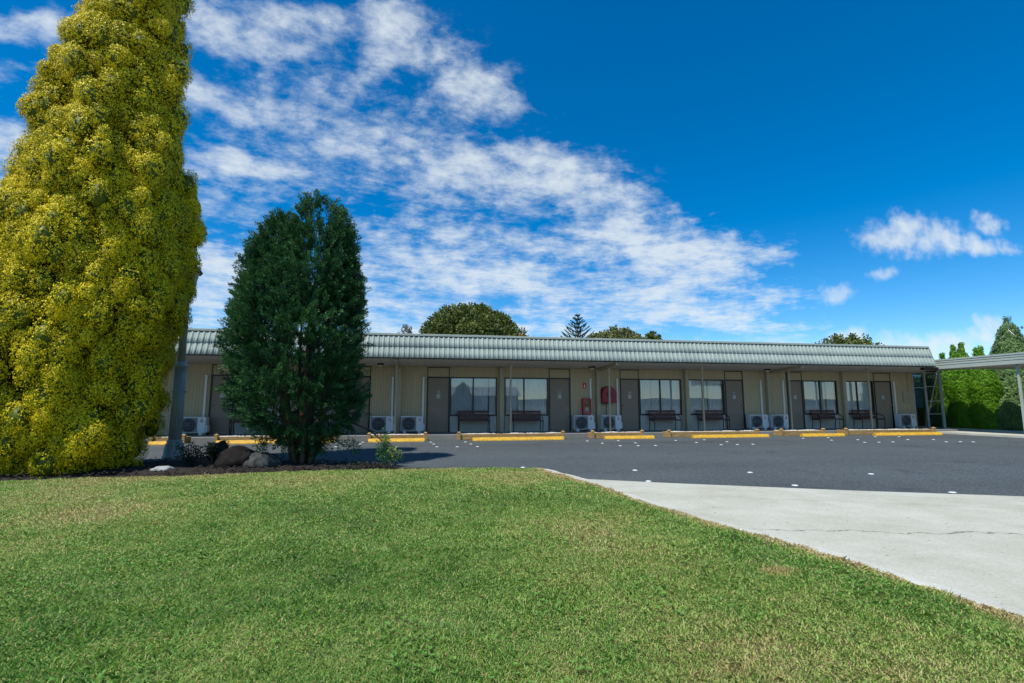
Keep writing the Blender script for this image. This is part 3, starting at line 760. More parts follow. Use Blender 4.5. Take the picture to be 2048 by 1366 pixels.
MB().box(XR - .4, gx1 + .25, 17.36, WY + .02, 2.70, 2.82).build("added_entry_shade", M['soffit'], motel)  # roof added to keep the sun off the glazed entry

# ------------------------------------------------------------------ covered way at the right
cw = thing("covered_walkway", "low flat roofed walkway with stepped pale green fascia leaving the motel's right end", "walkway cover", (22.2, 13, 0))
def cwb(mb, name, m): return mb.build(name, m, cw, (-22.2, -13, 0))
FX = 20.93
q = MB().box(FX + .06, 24.4, 2.0, 17.3, 2.64, 2.92)
cwb(q, "roof", M['soffit'])
q = MB(); 
for k, (z0, z1) in enumerate(((2.60, 2.735), (2.755, 2.835), (2.855, 2.925), (2.935, 2.995))):
    o = .045 - .004 * k if k < 3 else .05
    q.box(FX - o + .03, FX + .055, 2.0, 17.35, z0, z1)
cwb(q, "fascia", M['fascia'])
q = MB().box(FX + .03, FX + .05, 2.0, 17.3, 2.62, 2.98); cwb(q, "fascia_shadow_board", M['frame'])  # dark board behind the gaps stands in for the fascia's shadow lines
for yy in (14.45, 10.2, 5.8):
    cwb(MB().box(21.12 - .034, 21.12 + .034, yy - .034, yy + .034, .06, 2.63, .004), "post", M['fascia'])
    cwb(MB().box(23.3 - .045, 23.3 + .045, yy - .045, yy + .045, .06, 2.63, .004), "post", M['fascia'])
# beam end tucked under the tiles
cwb(MB().box(20.2, FX - .02, 17.1, 17.25, 2.56, 2.645), "cross_beam", M['lampdark'])

# ------------------------------------------------------------------ condensers
def make_ac():
    r = thing("condenser_unit", "", "air conditioner", (0, 0, 0), group="white condensers along the motel wall")
    w, d, h = .80, .29, .54; z0 = .07
    MB().box(-w / 2, w / 2, -d, 0, z0, z0 + h, .012).build("casing", M['white'], r)
    fx, fz, fr = -.12, z0 + h / 2 - .005, .225
    f = MB().box(-.385, .145, -d - .008, -d - .0005, z0 + .025, z0 + h - .03, .002); fp = f.build("fan_panel", M['grille'], r)
    MB().lathe([(fr, -.006), (fr, 0), (fr - .01, .002)], (fx, -d - .0105, fz), 32, axis='y').build("fan_opening", M['dark'], fp)
    g = MB()
    for k in range(-4, 5):
        z = fz + k * .05; hw = math.sqrt(max(.0, fr ** 2 - (k * .05) ** 2)) + .02
        g.box(fx - hw, fx + hw, -d - .026, -d - .018, z - .004, z + .004)
    for k in range(-3, 4):
        xk = fx + k * .065; hh = math.sqrt(fr ** 2 - (k * .065) ** 2)
        g.box(xk - .0025, xk + .0025, -d - .0179, -d - .0172, fz - hh, fz + hh)
    g.tube([(fx + (fr + .005) * math.cos(t * math.pi / 16), -d - .016, fz + (fr + .005) * math.sin(t * math.pi / 16)) for t in range(33)], .007, 6, caps=False)
    g.build("grille", M['grille'], fp)
    e = MB(); s = .034; cx, cz = .27, z0 + h - .10
    for a in (90, 210, 330):
        dx, dz = math.cos(R(a)), math.sin(R(a)); px_, pz_ = -dz, dx
        pts = [(cx, cz), (cx + dx * s * .87 + px_ * s * .5, cz + dz * s * .87 + pz_ * s * .5), (cx + dx * s * 1.73, cz + dz * s * 1.73), (cx + dx * s * .87 - px_ * s * .5, cz + dz * s * .87 - pz_ * s * .5)]
        e.wallprism(pts[::-1], -d - .004, -d - .0006)
    e.build("emblem", M['logored'], r)
    textmesh("MITSUBISHI", .022, M['ink'], "lettering", r, (cx, -d - .003, cz - .055))
    textmesh("ELECTRIC", .022, M['ink'], "lettering", r, (cx, -d - .003, cz - .078))
    MB().box(w / 2 - .002, w / 2 + .05, -d + .02, -.05, z0 + .03, z0 + .26, .01).build("valve_cover", M['white'], r)
    for xx in (-.26, .26): MB().box(xx - .05, xx + .05, -d - .02, .02, .0, .069, .005).build("foot", M['pvc'], r)
    return r
ac0 = make_ac()
acs = [(385, "white condenser on the porch behind the fluted lamp post"),
       (763.5, "white condenser right of the dark conifer, left of the first visible porch post"),
       (824, "white condenser just left of the leftmost fully visible door"),
       (1169, "white condenser directly below the red extinguisher cabinet"),
       (1224, "white condenser below the red hose reel"),
       (1519.5, "white condenser left of the pier, first one right of the fourth fully visible bench"),
       (1562, "white condenser just left of the door beside the fifth fully visible bench"),
       (1818, "white condenser at the far right end of the motel wall below the meter box")]
for i, (px, lab) in enumerate(acs):
    o = ac0 if i == 0 else copy_tree(ac0)
    p = aty(px, 848, WY - .42)
    o.location = (p.x, WY - .12, SILL); o["label"] = lab

# ------------------------------------------------------------------ benches
def make_bench():
    r = thing("garden_bench", "", "bench", (0, 0, 0), group="slatted benches along the motel porch")
    w = 1.16
    s = MB()
    for k in range(4): s.box(-w / 2, w / 2, -.50 + k * .105, -.50 + k * .105 + .085, .415, .44, .004)
    s.build("seat", M['slat'], r)
    b = MB()
    for k, (z, y, h) in enumerate(((.475, -.055, .13), (.625, -.022, .11), (.755, .005, .075))):
        b.add([(-w / 2, y - .012, z - h / 2), (w / 2, y - .012, z - h / 2), (w / 2, y + .016, z - h / 2), (-w / 2, y + .016, z - h / 2),
               (-w / 2, y + .012, z + h / 2), (w / 2, y + .012, z + h / 2), (w / 2, y + .04, z + h / 2), (-w / 2, y + .04, z + h / 2)],
              [(0, 3, 2, 1), (4, 5, 6, 7), (0, 1, 5, 4), (1, 2, 6, 5), (2, 3, 7, 6), (3, 0, 4, 7)])
    b.build("backrest", M['slat'], r)
    for sx in (-1, 1):
        x = sx * (w / 2 - .02)
        e = MB()
        e.tube([(x, -.02, 0), (x, -.05, .22), (x, -.07, .42), (x, .0, .62), (x, .03, .80)], .016, 8)
        arm = [(x, -.035, .64)] + [(x, -.035 - .46 * math.sin(t * math.pi / 16), .42 + .22 * math.cos(t * math.pi / 16)) for t in range(1, 9)] + [(x, -.475, .2), (x, -.455, 0)]
        e.tube(arm, .016, 8)
        e.tube([(x, -.06, .40), (x, -.48, .40)], .014, 8)
        e.build("end_frame", M['iron'], r)
    return r
b0 = make_bench()
bl = [(505, "brown slatted bench on the porch partly hidden behind the dark conifer"),
      (946.5, "brown slatted bench below the mirrored conifer window, leftmost fully visible bench"),
      (1051.5, "brown slatted bench left of the red extinguisher cabinet's door"),
      (1324, "brown slatted bench first to the right of the red hose reel"),
      (1420, "brown slatted bench second to the right of the red hose reel, behind a porch post"),
      (1645.5, "brown slatted bench left of the pier between the last two windows"),
      (1727.5, "brown slatted bench nearest the motel's right end, behind the last porch post")]
for i, (px, lab) in enumerate(bl):
    o = b0 if i == 0 else copy_tree(b0)
    p = aty(px, 835, WY - .12)
    o.location = (p.x, WY - .12, SILL); o["label"] = lab

# ------------------------------------------------------------------ fire equipment
p = aty(1169, 771.5, WY)
s = thing("extinguisher_sign", "small red sign with white extinguisher symbol above the red cabinet", "sign", (p.x, WY - .004, p.z))
MB().box(-.075, .075, -.006, 0, -.105, .105).build("sign_board", M['redsign'], s)
q = MB().wallprism([(-.02, -.07), (.022, -.07), (.022, .03), (.008, .045), (.008, .065), (-.008, .065), (-.008, .045), (-.02, .03)], -.009, -.0065); q.build("symbol", M['digit'], s)
p = aty(1171.5, 813, WY)
c = thing("extinguisher_cabinet", "red extinguisher cabinet with clear front hanging on the cream wall", "extinguisher cabinet", (p.x, WY - .004, p.z))
q = MB()
W2, H2 = .17, .325
def rr(w, h, r, n=5):
    out = []
    for cx_, cz_, a0 in ((w - r, -h + r, -90), (w - r, h - r, 0), (-w + r, h - r, 90), (-w + r, -h + r, 180)):
        for k in range(n + 1):
            a_ = R(a0 + 90 * k / n); out.append((cx_ + r * math.cos(a_), cz_ + r * math.sin(a_)))
    return out
# hollow shell: rim as ring of quads + back
o_, i_ = rr(W2, H2, .05), rr(W2 - .035, H2 - .035, .03); nn = len(o_)
vs = [(x, -.19, z) for x, z in o_] + [(x, -.19, z) for x, z in i_] + [(x, 0, z) for x, z in o_] + [(x, -.03, z) for x, z in i_]
fs = []
for k in range(nn):
    j = (k + 1) % nn
    fs += [(k, j, nn + j, nn + k), (j, k, 2 * nn + k, 2 * nn + j), (nn + k, nn + j, 3 * nn + j, 3 * nn + k)]
fs.append(tuple(range(3 * nn, 4 * nn)))
q.add(vs, fs); q.build("shell", M['redcab'], c)
ex = MB().lathe([(.055, -.25), (.06, -.24), (.06, .04), (.045, .08), (.02, .10), (.02, .14)], (0, -.10, 0), 16).build("extinguisher", M['red'], c)
MB().lathe([(.0605, -.18), (.0615, -.17), (.0615, -.05), (.0605, -.04)], (0, -.10, 0), 16).build("white_label", M['digit'], ex)
MB().tube([(.02, -.11, .11), (.07, -.12, .12), (.075, -.12, .0), (.07, -.12, -.1)], .012, 6).build("hose", M['lampdark'], ex)
MB().box(-.05, .04, -.12, -.08, .135, .16).build("lever", M['digit'], ex)
MB().add([(x, -.186, z) for x, z in i_], [tuple(range(nn))]).build("clear_front", M['glass'], c)
# hose reel
p = aty(1216, 789, WY - .15)
h = thing("fire_hose_reel", "red dome covered fire hose reel on the wall behind a porch post", "hose reel", (p.x, WY - .004, p.z))
out = [(-.31, -.33), (.31, -.33)] + [(.31 * math.cos(R(a_)), .0 + .33 * math.sin(R(a_))) for a_ in range(0, 181, 12)]
q = MB(); n_ = len(out)
vs = [(x, 0, z) for x, z in out] + [(x, -.26, z) for x, z in out] + [(x * .93, -.30, z * .93) for x, z in out]
fs = [tuple(range(2 * n_, 3 * n_))]
for k in range(n_):
    j = (k + 1) % n_
    fs += [(k, j, n_ + j, n_ + k)[::-1], (n_ + k, n_ + j, 2 * n_ + j, 2 * n_ + k)[::-1]]
q.add(vs, fs); q.build("cover", M['red'], h)
MB().lathe([(.10, -.012), (.10, .01), (.06, .02), (.06, .0)], (0, -.312, .0), 20, axis='y').build("hub", M['lampdark'], h)
MB().tube([(-.10, -.15, -.33), (-.07, -.14, -.40), (-.06, -.10, -.55), (-.06, -.05, -1.0)], .013, 6).build("hose", M['lampdark'], h)
MB().box(-.2, .08, -.24, -.06, -.37, -.331).build("reel_arm", M['lampdark'], h)

# ------------------------------------------------------------------ timber planters, wheel stops, pebbles
YP = 16.96
def planter(x0, x1, lab, lpost=True, rpost=True):
    t = thing("timber_planter", lab, "planter edging", ((x0 + x1) / 2, YP, 0), group="timber planter edgings in front of the porch")
    L = x1 - x0; hx = L / 2
    for z0, z1 in ((-.01, .085), (.089, .178)):
        q = MB().box(-hx + .03, hx - .03, .0 + (z0 > 0) * .003, .06, z0, z1, .006)
        q.box(-hx + .0, -hx + .05, .065, .40, z0, z1, .006); q.box(hx - .05, hx, .065, .40, z0, z1, .006)
        q.build("sleeper", M['timber'], t)
    for s, on in ((-1, lpost), (1, rpost)):
        if not on: continue
        x = s * (hx - .05); q = MB().box(x - .052, x + .052, -.045, .059, -.01, .215, .005)
        q.add([(x - .058, -.05, .215), (x + .058, -.05, .215), (x + .058, .065, .215), (x - .058, .065, .215), (x - .058, -.05, .232), (x + .058, -.05, .232), (x + .058, .065, .232), (x - .058, .065, .232), (x, .007, .272)],
              [(0, 3, 2, 1), (0, 1, 5, 4), (1, 2, 6, 5), (2, 3, 7, 6), (3, 0, 4, 7), (4, 5, 8), (5, 6, 8), (6, 7, 8), (7, 4, 8)])
        q.build("corner_post", M['timber'], t)
    return t
def gxp(px): return aty(px, 872, YP).x
PL = [(300, 371, "timber planter edging partly hidden behind the fluted lamp post"),
      (429, 672, "long timber planter edging behind the trunk of the dark conifer"),
      (735, 854, "timber planter edging in front of the leftmost two fully visible condensers"),
      (915, 1129, "long timber planter edging left of the red fire equipment, in front of two benches"),
      (1183, 1287, "timber planter edging in front of the condenser below the hose reel"),
      (1336, 1518, "long timber planter edging directly left of the short pebble filled planter"),
      (1561, 1650, "short timber planter edging with white pebbles, second from the right end"),
      (1691, 1871, "timber planter edging at the motel's right end")]
pebV = []
for a, b, lab in PL:
    x0, x1 = gxp(a), gxp(b); planter(x0, x1, lab)
    n = int((x1 - x0) * 260)
    for _ in range(n):
        x = random.uniform(x0 + .07, x1 - .07); y = random.uniform(YP + .07, YP + .38)
        hp = .15 + .03 * noise.noise(Vector((x * 2, y * 3, 1))) + random.uniform(0, .02)
        r = random.uniform(.012, .028)
        c_ = Vector((x, y, hp)); q = [Vector((random.uniform(-1, 1), random.uniform(-1, 1), random.uniform(-1, 1))).normalized() * r for _ in range(2)]
        top = c_ + Vector((0, 0, r * .9)); ring = [c_ + Vector((r * math.cos(k * math.pi / 2 + x), r * math.sin(k * math.pi / 2 + x), random.uniform(-.3, .3) * r)) for k in range(4)]
        for k in range(4): pebV.append([top, ring[k], ring[(k + 1) % 4], ring[(k + 1) % 4]][:3])
    MBf = MB().box(x0 + .06, x1 - .06, YP + .063, YP + .40, 0, .14)
    o = MBf.build("gravel_fill", M['mulch']); tag(o, kind='structure')
pv = np.array([[list(v) for v in t] for t in pebV])
tag(quads_np("pebbles", pv, M['pebble'], k=3), "small white pebbles filling the timber planters", "pebbles", kind="stuff")
def stop(x0, x1, y, lab, g=None, rz=0.0):
    L = x1 - x0
    t = MB(); prof = [(-.09, 0), (-.085, .03), (-.04, .105), (.04, .105), (.085, .03), (.09, 0)]
    vs = [(-L / 2, a, b) for a, b in prof] + [(L / 2, a, b) for a, b in prof]; n = 6
    t.add(vs, [tuple(range(n)), tuple(range(2 * n - 1, n - 1, -1))] + [(i, n + i, n + (i + 1) % n, (i + 1) % n)[::1] for i in range(n)])
    o = t.build("wheel_stop", M['yellow'], None, ((x0 + x1) / 2, y, -.012)); o.rotation_euler = (0, 0, rz)
    tag(o, lab, "wheel stop", "yellow wheel stops along the parking bays"); return o
YS = 16.5
def sx(px): return aty(px, 876, YS).x
for a, b, lab, rz in [(300, 341, "yellow wheel stop partly hidden between the golden conifer and the lamp post", 0),
                  (434, 592, "yellow wheel stop left of the dark conifer's trunk", 0),
                  (600, 668, "yellow wheel stop glimpsed under the right side of the dark conifer", 0),
                  (737, 849, "yellow wheel stop behind the drooping conifer branch", 0), (945, 1127, "yellow wheel stop left of the red extinguisher cabinet", .01),
                  (1209, 1307, "yellow wheel stop directly right of the red hose reel", 0), (1384, 1537, "long yellow wheel stop below the close pair of condensers and the fourth fully visible bench", .02),
                  (1603, 1687, "short yellow wheel stop, last but one toward the right end", .01), (1750, 1881, "yellow wheel stop nearest the covered walkway", -.01)]:
    stop(sx(a), sx(b), YS, lab, rz=rz)

# ------------------------------------------------------------------ white road buttons
btn = MB().lathe([(.047, 0), (.043, .008), (.031, .013), (.010, .015)], (0, 0, 0), 18)
D_ = [(335, 885), (376, 882), (672, 893), (721, 887.6), (725.7, 884), (862, 884), (867.6, 887.6), (874, 893), (914.7, 893), (931, 883.4), (942, 887.6), (955, 892.6),
      (1174.8, 881.5), (1204.9, 886), (1236.7, 881), (1240.5, 891), (1271, 885.3), (1276.3, 890.9), (1311, 890.3), (1351.5, 880.4), (1392.9, 884.4), (1408.7, 879.2),
      (1442.4, 889), (1454, 883), (1474.8, 888.6), (1506, 888), (1606.4, 876.2), (1656.5, 875), (1663, 879.9), (1715.7, 879), (1729.4, 884.2), (1750.5, 873),
      (1757.9, 884), (1786, 883.5), (1798, 873), (1815.5, 878.6), (1866.8, 878.6), (1892.5, 883.2), (1920.6, 883), (1946.5, 883.4)]
near = [(1270, 939.6, "white road button on the asphalt, left of the three in the near row"), (1500, 944, "white road button on the asphalt, middle of the three in the near row"),
        (1742, 947, "white road button on the asphalt, right of the three in the near row"), (1297, 962.5, "white road button on the driveway seam, leftmost of three"),
        (1590, 971, "white road button on the driveway seam, middle of three"), (1905, 985, "white road button on the driveway seam, rightmost of three"),
        (1046, 934, "white road button in the tree shadow at the tip of the bed")]
proto = None
def zone(px):
    if px < 400: return "beside the lamp post"
    if px < 730: return "under the dark conifer's right branches"
    if px < 900: return "in front of the leftmost fully visible door"
    if px < 1000: return "in front of the first visible bench"
    if px < 1250: return "in front of the red fire equipment"
    if px < 1330: return "right of the red hose reel"
    if px < 1420: return "between the third and fourth fully visible benches"
    if px < 1520: return "left of the short planter"
    if px < 1700: return "in front of the short planter"
    if px < 1870: return "in front of the last planter"
    return "near the covered walkway"
zc = {}
for px, py in D_: zc[zone(px)] = zc.get(zone(px), 0) + 1
zi = {}; ordw = ["leftmost", "second from left", "third from left", "fourth from left", "fifth from left", "sixth from left", "seventh from left", "eighth from left"]
for q in [(a, b, None) for a, b in D_] + near:
    p = atz(q[0], q[1], 0)
    if proto is None: o = proto = btn.build("road_button", M['marker'])
    else: o = proto.copy(); COL.objects.link(o)
    o.location = (p.x, p.y, -.012 if q[1] < 960 else -.004)
    lab = q[2]
    if lab is None:
        z_ = zone(q[0]); k = zi.get(z_, 0); zi[z_] = k + 1
        lab = "white road button " + z_ + ("" if zc[z_] == 1 else ", " + ordw[k] + " there")
    tag(o, lab, "road button", "white buttons marking the parking bays")

# ------------------------------------------------------------------ lamp post
lp = aty(346, 925, 11.7)
LX, LY = lp.x, 11.7
lamp = thing("lamp_post", "grey green fluted classical lamp post rising behind the golden conifer", "lamp post", (LX, LY, 0))
MB().lathe([(.20, 0), (.20, .10), (.185, .12), (.18, .26), (.165, .30), (.17, .33), (.14, .37), (.145, .40), (.125, .43)], n=32).build("base", M['lamp'], lamp)
MB().lathe([(.118, .43), (.114, 1.2), (.108, 1.93)], n=96, flute=16, fr=.13).build("lower_shaft", M['lamp'], lamp)
MB().lathe([(.122, 1.93), (.128, 1.96), (.122, 1.99), (.10, 2.02), (.085, 2.06)], n=32).build("collar", M['lamp'], lamp)
MB().lathe([(.075, 2.06), (.062, 3.4)], n=64, flute=12, fr=.12).build("upper_shaft", M['lamp'], lamp)
MB().tube([(-.14, 0, 1.42), (.14, 0, 1.42)], .012, 6).build("clamp", M['lampdark'], lamp)
tp = aty(409, 519, LY); zt = 4.35
ln = MB().lathe([(.05, 3.4), (.09, 3.46), (.06, 3.52), (.15, 3.6)], n=6).build("lantern_cradle", M['lampdark'], lamp)
MB().lathe([(.14, 3.6), (.22, 4.0)], n=6, smooth=False).build("glass_body", M['lens'], ln)
MB().lathe([(.29, 3.99), (.27, 4.02), (.13, 4.2), (.05, 4.27), (.02, 4.38)], n=6, smooth=False).build("lantern_cap", M['lampdark'], ln)

# ------------------------------------------------------------------ rocks
def rock(name, loc, r, m, lab, seed, rz=0):
    mb = MB(); nu, nv = 22, 14; vs = []
    for j in range(nv + 1):
        ph = math.pi * j / nv
        for i in range(nu):
            th = 2 * math.pi * i / nu
            d = Vector((math.sin(ph) * math.cos(th), math.sin(ph) * math.sin(th), math.cos(ph)))
            k = 1 + .28 * noise.noise(d * 1.4 + Vector((seed, 0, 0))) + .10 * noise.noise(d * 4 + Vector((seed, 5, 0)))
            vs.append((d.x * r[0] * k, d.y * r[1] * k, d.z * r[2] * k))
    mb.add(vs, [(j * nu + i, (j + 1) * nu + i, (j + 1) * nu + (i + 1) % nu, j * nu + (i + 1) % nu) for j in range(nv) for i in range(nu)], True)
    o = mb.build(name, m, None, loc); o.rotation_euler = (0, 0, rz); tag(o, lab, "rock", "rocks in the planting bed"); return o
def gp(px, py, Y, z=None):
    p = aty(px, py, Y); return (p.x, Y, p.z if z is None else z)
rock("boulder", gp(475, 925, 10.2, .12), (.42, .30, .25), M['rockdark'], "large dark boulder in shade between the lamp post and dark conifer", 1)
rock("boulder", gp(525, 925, 10.0, .10), (.30, .26, .21), M['rock'], "rounded grey boulder with pale lichen spots left of the dark conifer", 2)
rock("boulder", gp(441, 900, 10.5, .28), (.15, .14, .19), M['rock'], "small upright grey rock behind the large dark boulder", 3)
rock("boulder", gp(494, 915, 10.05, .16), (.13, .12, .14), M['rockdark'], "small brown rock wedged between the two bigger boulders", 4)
rock("boulder", gp(325, 935, 9.6, .07), (.16, .12, .055), M['rockpale'], "flat pale stone at the foot of the golden conifer", 5)

# ------------------------------------------------------------------ foliage generators
def norm(a): return a / np.maximum(np.linalg.norm(a, axis=1), 1e-9)[:, None]
def leaves(P, D, L, W, rng, hint=None, jit=.6):
    """rhombic leaves, arrays (n,3),(n,3),(n,),(n,)"""
    n = len(P); rv = rng.normal(size=(n, 3)); rv = norm(rv) if hint is None else norm(norm(hint) + rv * jit)
    S = norm(np.cross(D, rv)); Nn = np.cross(S, D)
    mid = P + D * (L * .55)[:, None] + Nn * (L * .08)[:, None]
    return np.stack([P, mid + S * W[:, None], P + D * L[:, None], mid - S * W[:, None]], 1)
def prof_r(prof, z):
    zs = np.array([p[0] for p in prof]); return np.interp(z, zs, np.array([p[1] for p in prof])), np.interp(z, zs, np.array([p[2] for p in prof]))
def surf_points(prof, n, rng, ydepth=1.0):
    """area-weighted random points on a lathe-like envelope; returns pos, outward normal"""
    z0, z1 = prof[0][0], prof[-1][0]
    zs = np.linspace(z0, z1, 200); rs, _ = prof_r(prof, zs)
    w = rs + .02; cdf = np.cumsum(w) / w.sum()
    z = np.interp(rng.random(n), cdf, zs) + rng.normal(0, .01, n)
    r, cx = prof_r(prof, z); th = rng.uniform(0, 2 * np.pi, n)
    dr = (prof_r(prof, z + .05)[0] - prof_r(prof, z - .05)[0]) / .1
    Nn = norm(np.stack([np.cos(th), np.sin(th), -dr], 1))
    return z, r, cx, th, Nn
def lump(th, z, r, amp, s, seed, vz=1.5):
    return np.array([noise.noise(Vector((math.cos(t) * rr_ / s, math.sin(t) * rr_ / s + seed, zz / (s * vz)))) for t, zz, rr_ in zip(th, z, r)]) * amp

def clumpy_conifer(name, label, cat, base, prof, nclump, nleaf, rc, leaf, mats, seed, ydepth=1., amp=.16, group=None, trunk_r=.14, bumps=(), billow=None, inset=None):
    rng = np.random.default_rng(seed)
    root = thing(name, label, cat, base, group=group)
    if billow:
        nb, br = billow
        z, r, cx, th, Nn = surf_points(prof, nb, rng)
        Rb = br * rng.uniform(.65, 1.3, nb)
        rr_ = np.maximum(r - Rb * .55 + lump(th, z, r, amp, .42, seed, 2.8) + rng.normal(0, .085, nb) - (rng.random(nb) < .28) * .20, .02)
        Bc = np.stack([cx + np.cos(th) * rr_, np.sin(th) * rr_ * ydepth, z], 1)
        bc_ = [(bx + dx * br, by, bz + dz * bh, br * .8) for (bx, by, bz, br, bh, cnt) in bumps for dx, dz in ((0, .8), (-.35, .35), (.35, .3), (-.4, -.2), (.4, -.25), (0, -.75))]
        if bc_:
            q_ = np.array(bc_); Bc = np.concatenate([Bc, q_[:, :3]]); Rb = np.concatenate([Rb, q_[:, 3]]); nb = len(Bc)
            Nn = np.concatenate([Nn, np.tile([[.75, -.5, .2]], (len(q_), 1))])
        bi = np.repeat(np.arange(nb), nclump); k_ = len(bi)
        ub = norm(norm(rng.normal(size=(k_, 3))) + Nn[bi] * .55 + np.array([0, 0, .2]))
        dd = rng.uniform(.80, 1.12, k_)
        dd = dd + .14 * np.array(np.sin(ub[:, 0] * 9 + bi) * np.sin(ub[:, 1] * 9 + bi * 2) * np.sin(ub[:, 2] * 8))
        C = Bc[bi] + ub * (Rb[bi] * dd)[:, None] * np.array([1, 1, 1.45])
        Nn = norm(ub + Nn[bi] * .25); bumps = ()
    else:
        z, r, cx, th, Nn = surf_points(prof, nclump, rng)
        rr_ = r * (1 + 0) + lump(th, z, r, amp, .55, seed) + lump(th, z, r, amp * .45, .22, seed + 50) + rng.normal(0, rc * .38, nclump)
        C = np.stack([cx + np.cos(th) * rr_, np.sin(th) * rr_ * ydepth, z], 1)
    for (bx, by, bz, br, bh, cnt) in bumps:
        u = norm(rng.normal(size=(cnt, 3))); C2 = np.stack([bx + u[:, 0] * br, by + u[:, 1] * br, bz + u[:, 2] * bh], 1)
        C = np.concatenate([C, C2]); Nn = np.concatenate([Nn, u])
    nc = len(C)
    R_c = rc * rng.uniform(.65, 1.35, nc)
    ci = np.repeat(np.arange(nc), nleaf); n = len(ci)
    u = norm(rng.normal(size=(n, 3)) + Nn[ci] * .8 + np.array([0, 0, .35]))
    f = 1 - .45 * rng.random(n) ** 1.6
    P = C[ci] + u * (R_c[ci] * f)[:, None] * np.array([1, 1, 1.35])
    D = norm(u * .5 + np.array([0, 0, .7]) + Nn[ci] * .25 + rng.normal(0, .38, (n, 3)))
    hh = norm(Nn[ci] * .9 + u * .5)
    D = norm(D - hh * ((D * hh).sum(1) * .72)[:, None])
    L_ = leaf[0] * rng.uniform(.6, 1.3, n); W_ = leaf[1] * rng.uniform(.6, 1.3, n)
    V = leaves(P, D, L_, W_, rng, hh, .3)
    ct = rng.normal(0, .09, nc)
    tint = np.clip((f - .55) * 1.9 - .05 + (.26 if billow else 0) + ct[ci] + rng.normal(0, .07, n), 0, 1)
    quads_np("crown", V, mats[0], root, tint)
    # dense inner foliage so that no light comes through the middle
    mb = MB(); nz, nt = 60, 40; vs = []
    z0, z1 = prof[0][0], prof[-1][0]
    for j in range(nz + 1):
        zz = z0 + (z1 - z0) * j / nz; r1, c1 = prof_r(prof, np.array([zz]))
        for i in range(nt):
            t = 2 * math.pi * i / nt
            q = max(.01, float(r1[0]) - (inset or rc * .75) + (0 if billow else amp) * noise.noise(Vector((math.cos(t) * float(r1[0]) / .55, math.sin(t) * float(r1[0]) / .55 + seed, zz / .82))))
            vs.append((float(c1[0]) + math.cos(t) * q, math.sin(t) * q * ydepth, zz))
    mb.add(vs, [(j * nt + i, j * nt + (i + 1) % nt, (j + 1) * nt + (i + 1) % nt, (j + 1) * nt + i) for j in range(nz) for i in range(nt)], True)
    if billow:
        for c3, rb3 in zip(Bc, Rb):
            v3 = []
            for j in range(6):
                ph = math.pi * j / 5
                for i in range(7):
                    t = 2 * math.pi * i / 7; q = rb3 * .70
                    v3.append((c3[0] + q * math.sin(ph) * math.cos(t), c3[1] + q * math.sin(ph) * math.sin(t), c3[2] + q * 1.45 * math.cos(ph)))
            mb.add(v3, [(j * 7 + i, (j + 1) * 7 + i, (j + 1) * 7 + (i + 1) % 7, j * 7 + (i + 1) % 7) for j in range(5) for i in range(7)], True)
    mb.build("inner_crown", mats[1], root)
    MB().tube([(prof[0][2], 0, -.05), (prof[0][2], 0, .6), (prof[len(prof) // 2][2], 0, prof[-1][0] * .6)], [trunk_r, trunk_r * .85, trunk_r * .4], 10).build("trunk", M['bark'], root)
    return root

def silhouette(rows, Y, bx):
    """rows: (py, left px or None, right px) -> profile (z, r, centre offset)"""
    out = []
    for py, l, r in rows:
        a, b = aty(l, py, Y), aty(r, py, Y)
        out.append(((a.z + b.z) / 2, (b.x - a.x) / 2, (a.x + b.x) / 2 - bx))
    return sorted(out)
# golden conifer
GY = 10.2; gb = aty(120, 950, GY)
rows = [(958, 22, 238), (948, 5, 258), (925, -30, 280), (880, -60, 300), (820, -72, 320), (750, -68, 335), (680, -60, 348), (600, -48, 364), (520, -28, 374), (470, -8, 376), (400, 12, 376), (345, 36, 374), (290, 55, 370), (230, 74, 366),
        (180, 90, 362), (125, 112, 364), (90, 142, 366), (50, 152, 368), (0, 164, 376), (-90, 182, 374), (-170, 205, 360), (-230, 240, 340), (-265, 275, 310)]
gprof = silhouette(rows, GY, gb.x)
gprof = [(z, max(.03, r - .20), c) for z, r, c in gprof]
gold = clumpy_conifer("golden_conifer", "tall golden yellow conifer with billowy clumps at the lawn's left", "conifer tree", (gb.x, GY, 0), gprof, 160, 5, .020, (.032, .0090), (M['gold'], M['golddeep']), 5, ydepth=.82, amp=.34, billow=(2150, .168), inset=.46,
    bumps=[(aty(px_, py_, 11.0).x - gb.x, .5, aty(px_, py_, 11.0).z, br_, bh_, 0) for px_, py_, br_, bh_ in
           ((393, 400, .09, .20), (396, 435, .13, .20), (402, 480, .17, .18), (388, 540, .19, .22), (384, 590, .15, .20))])

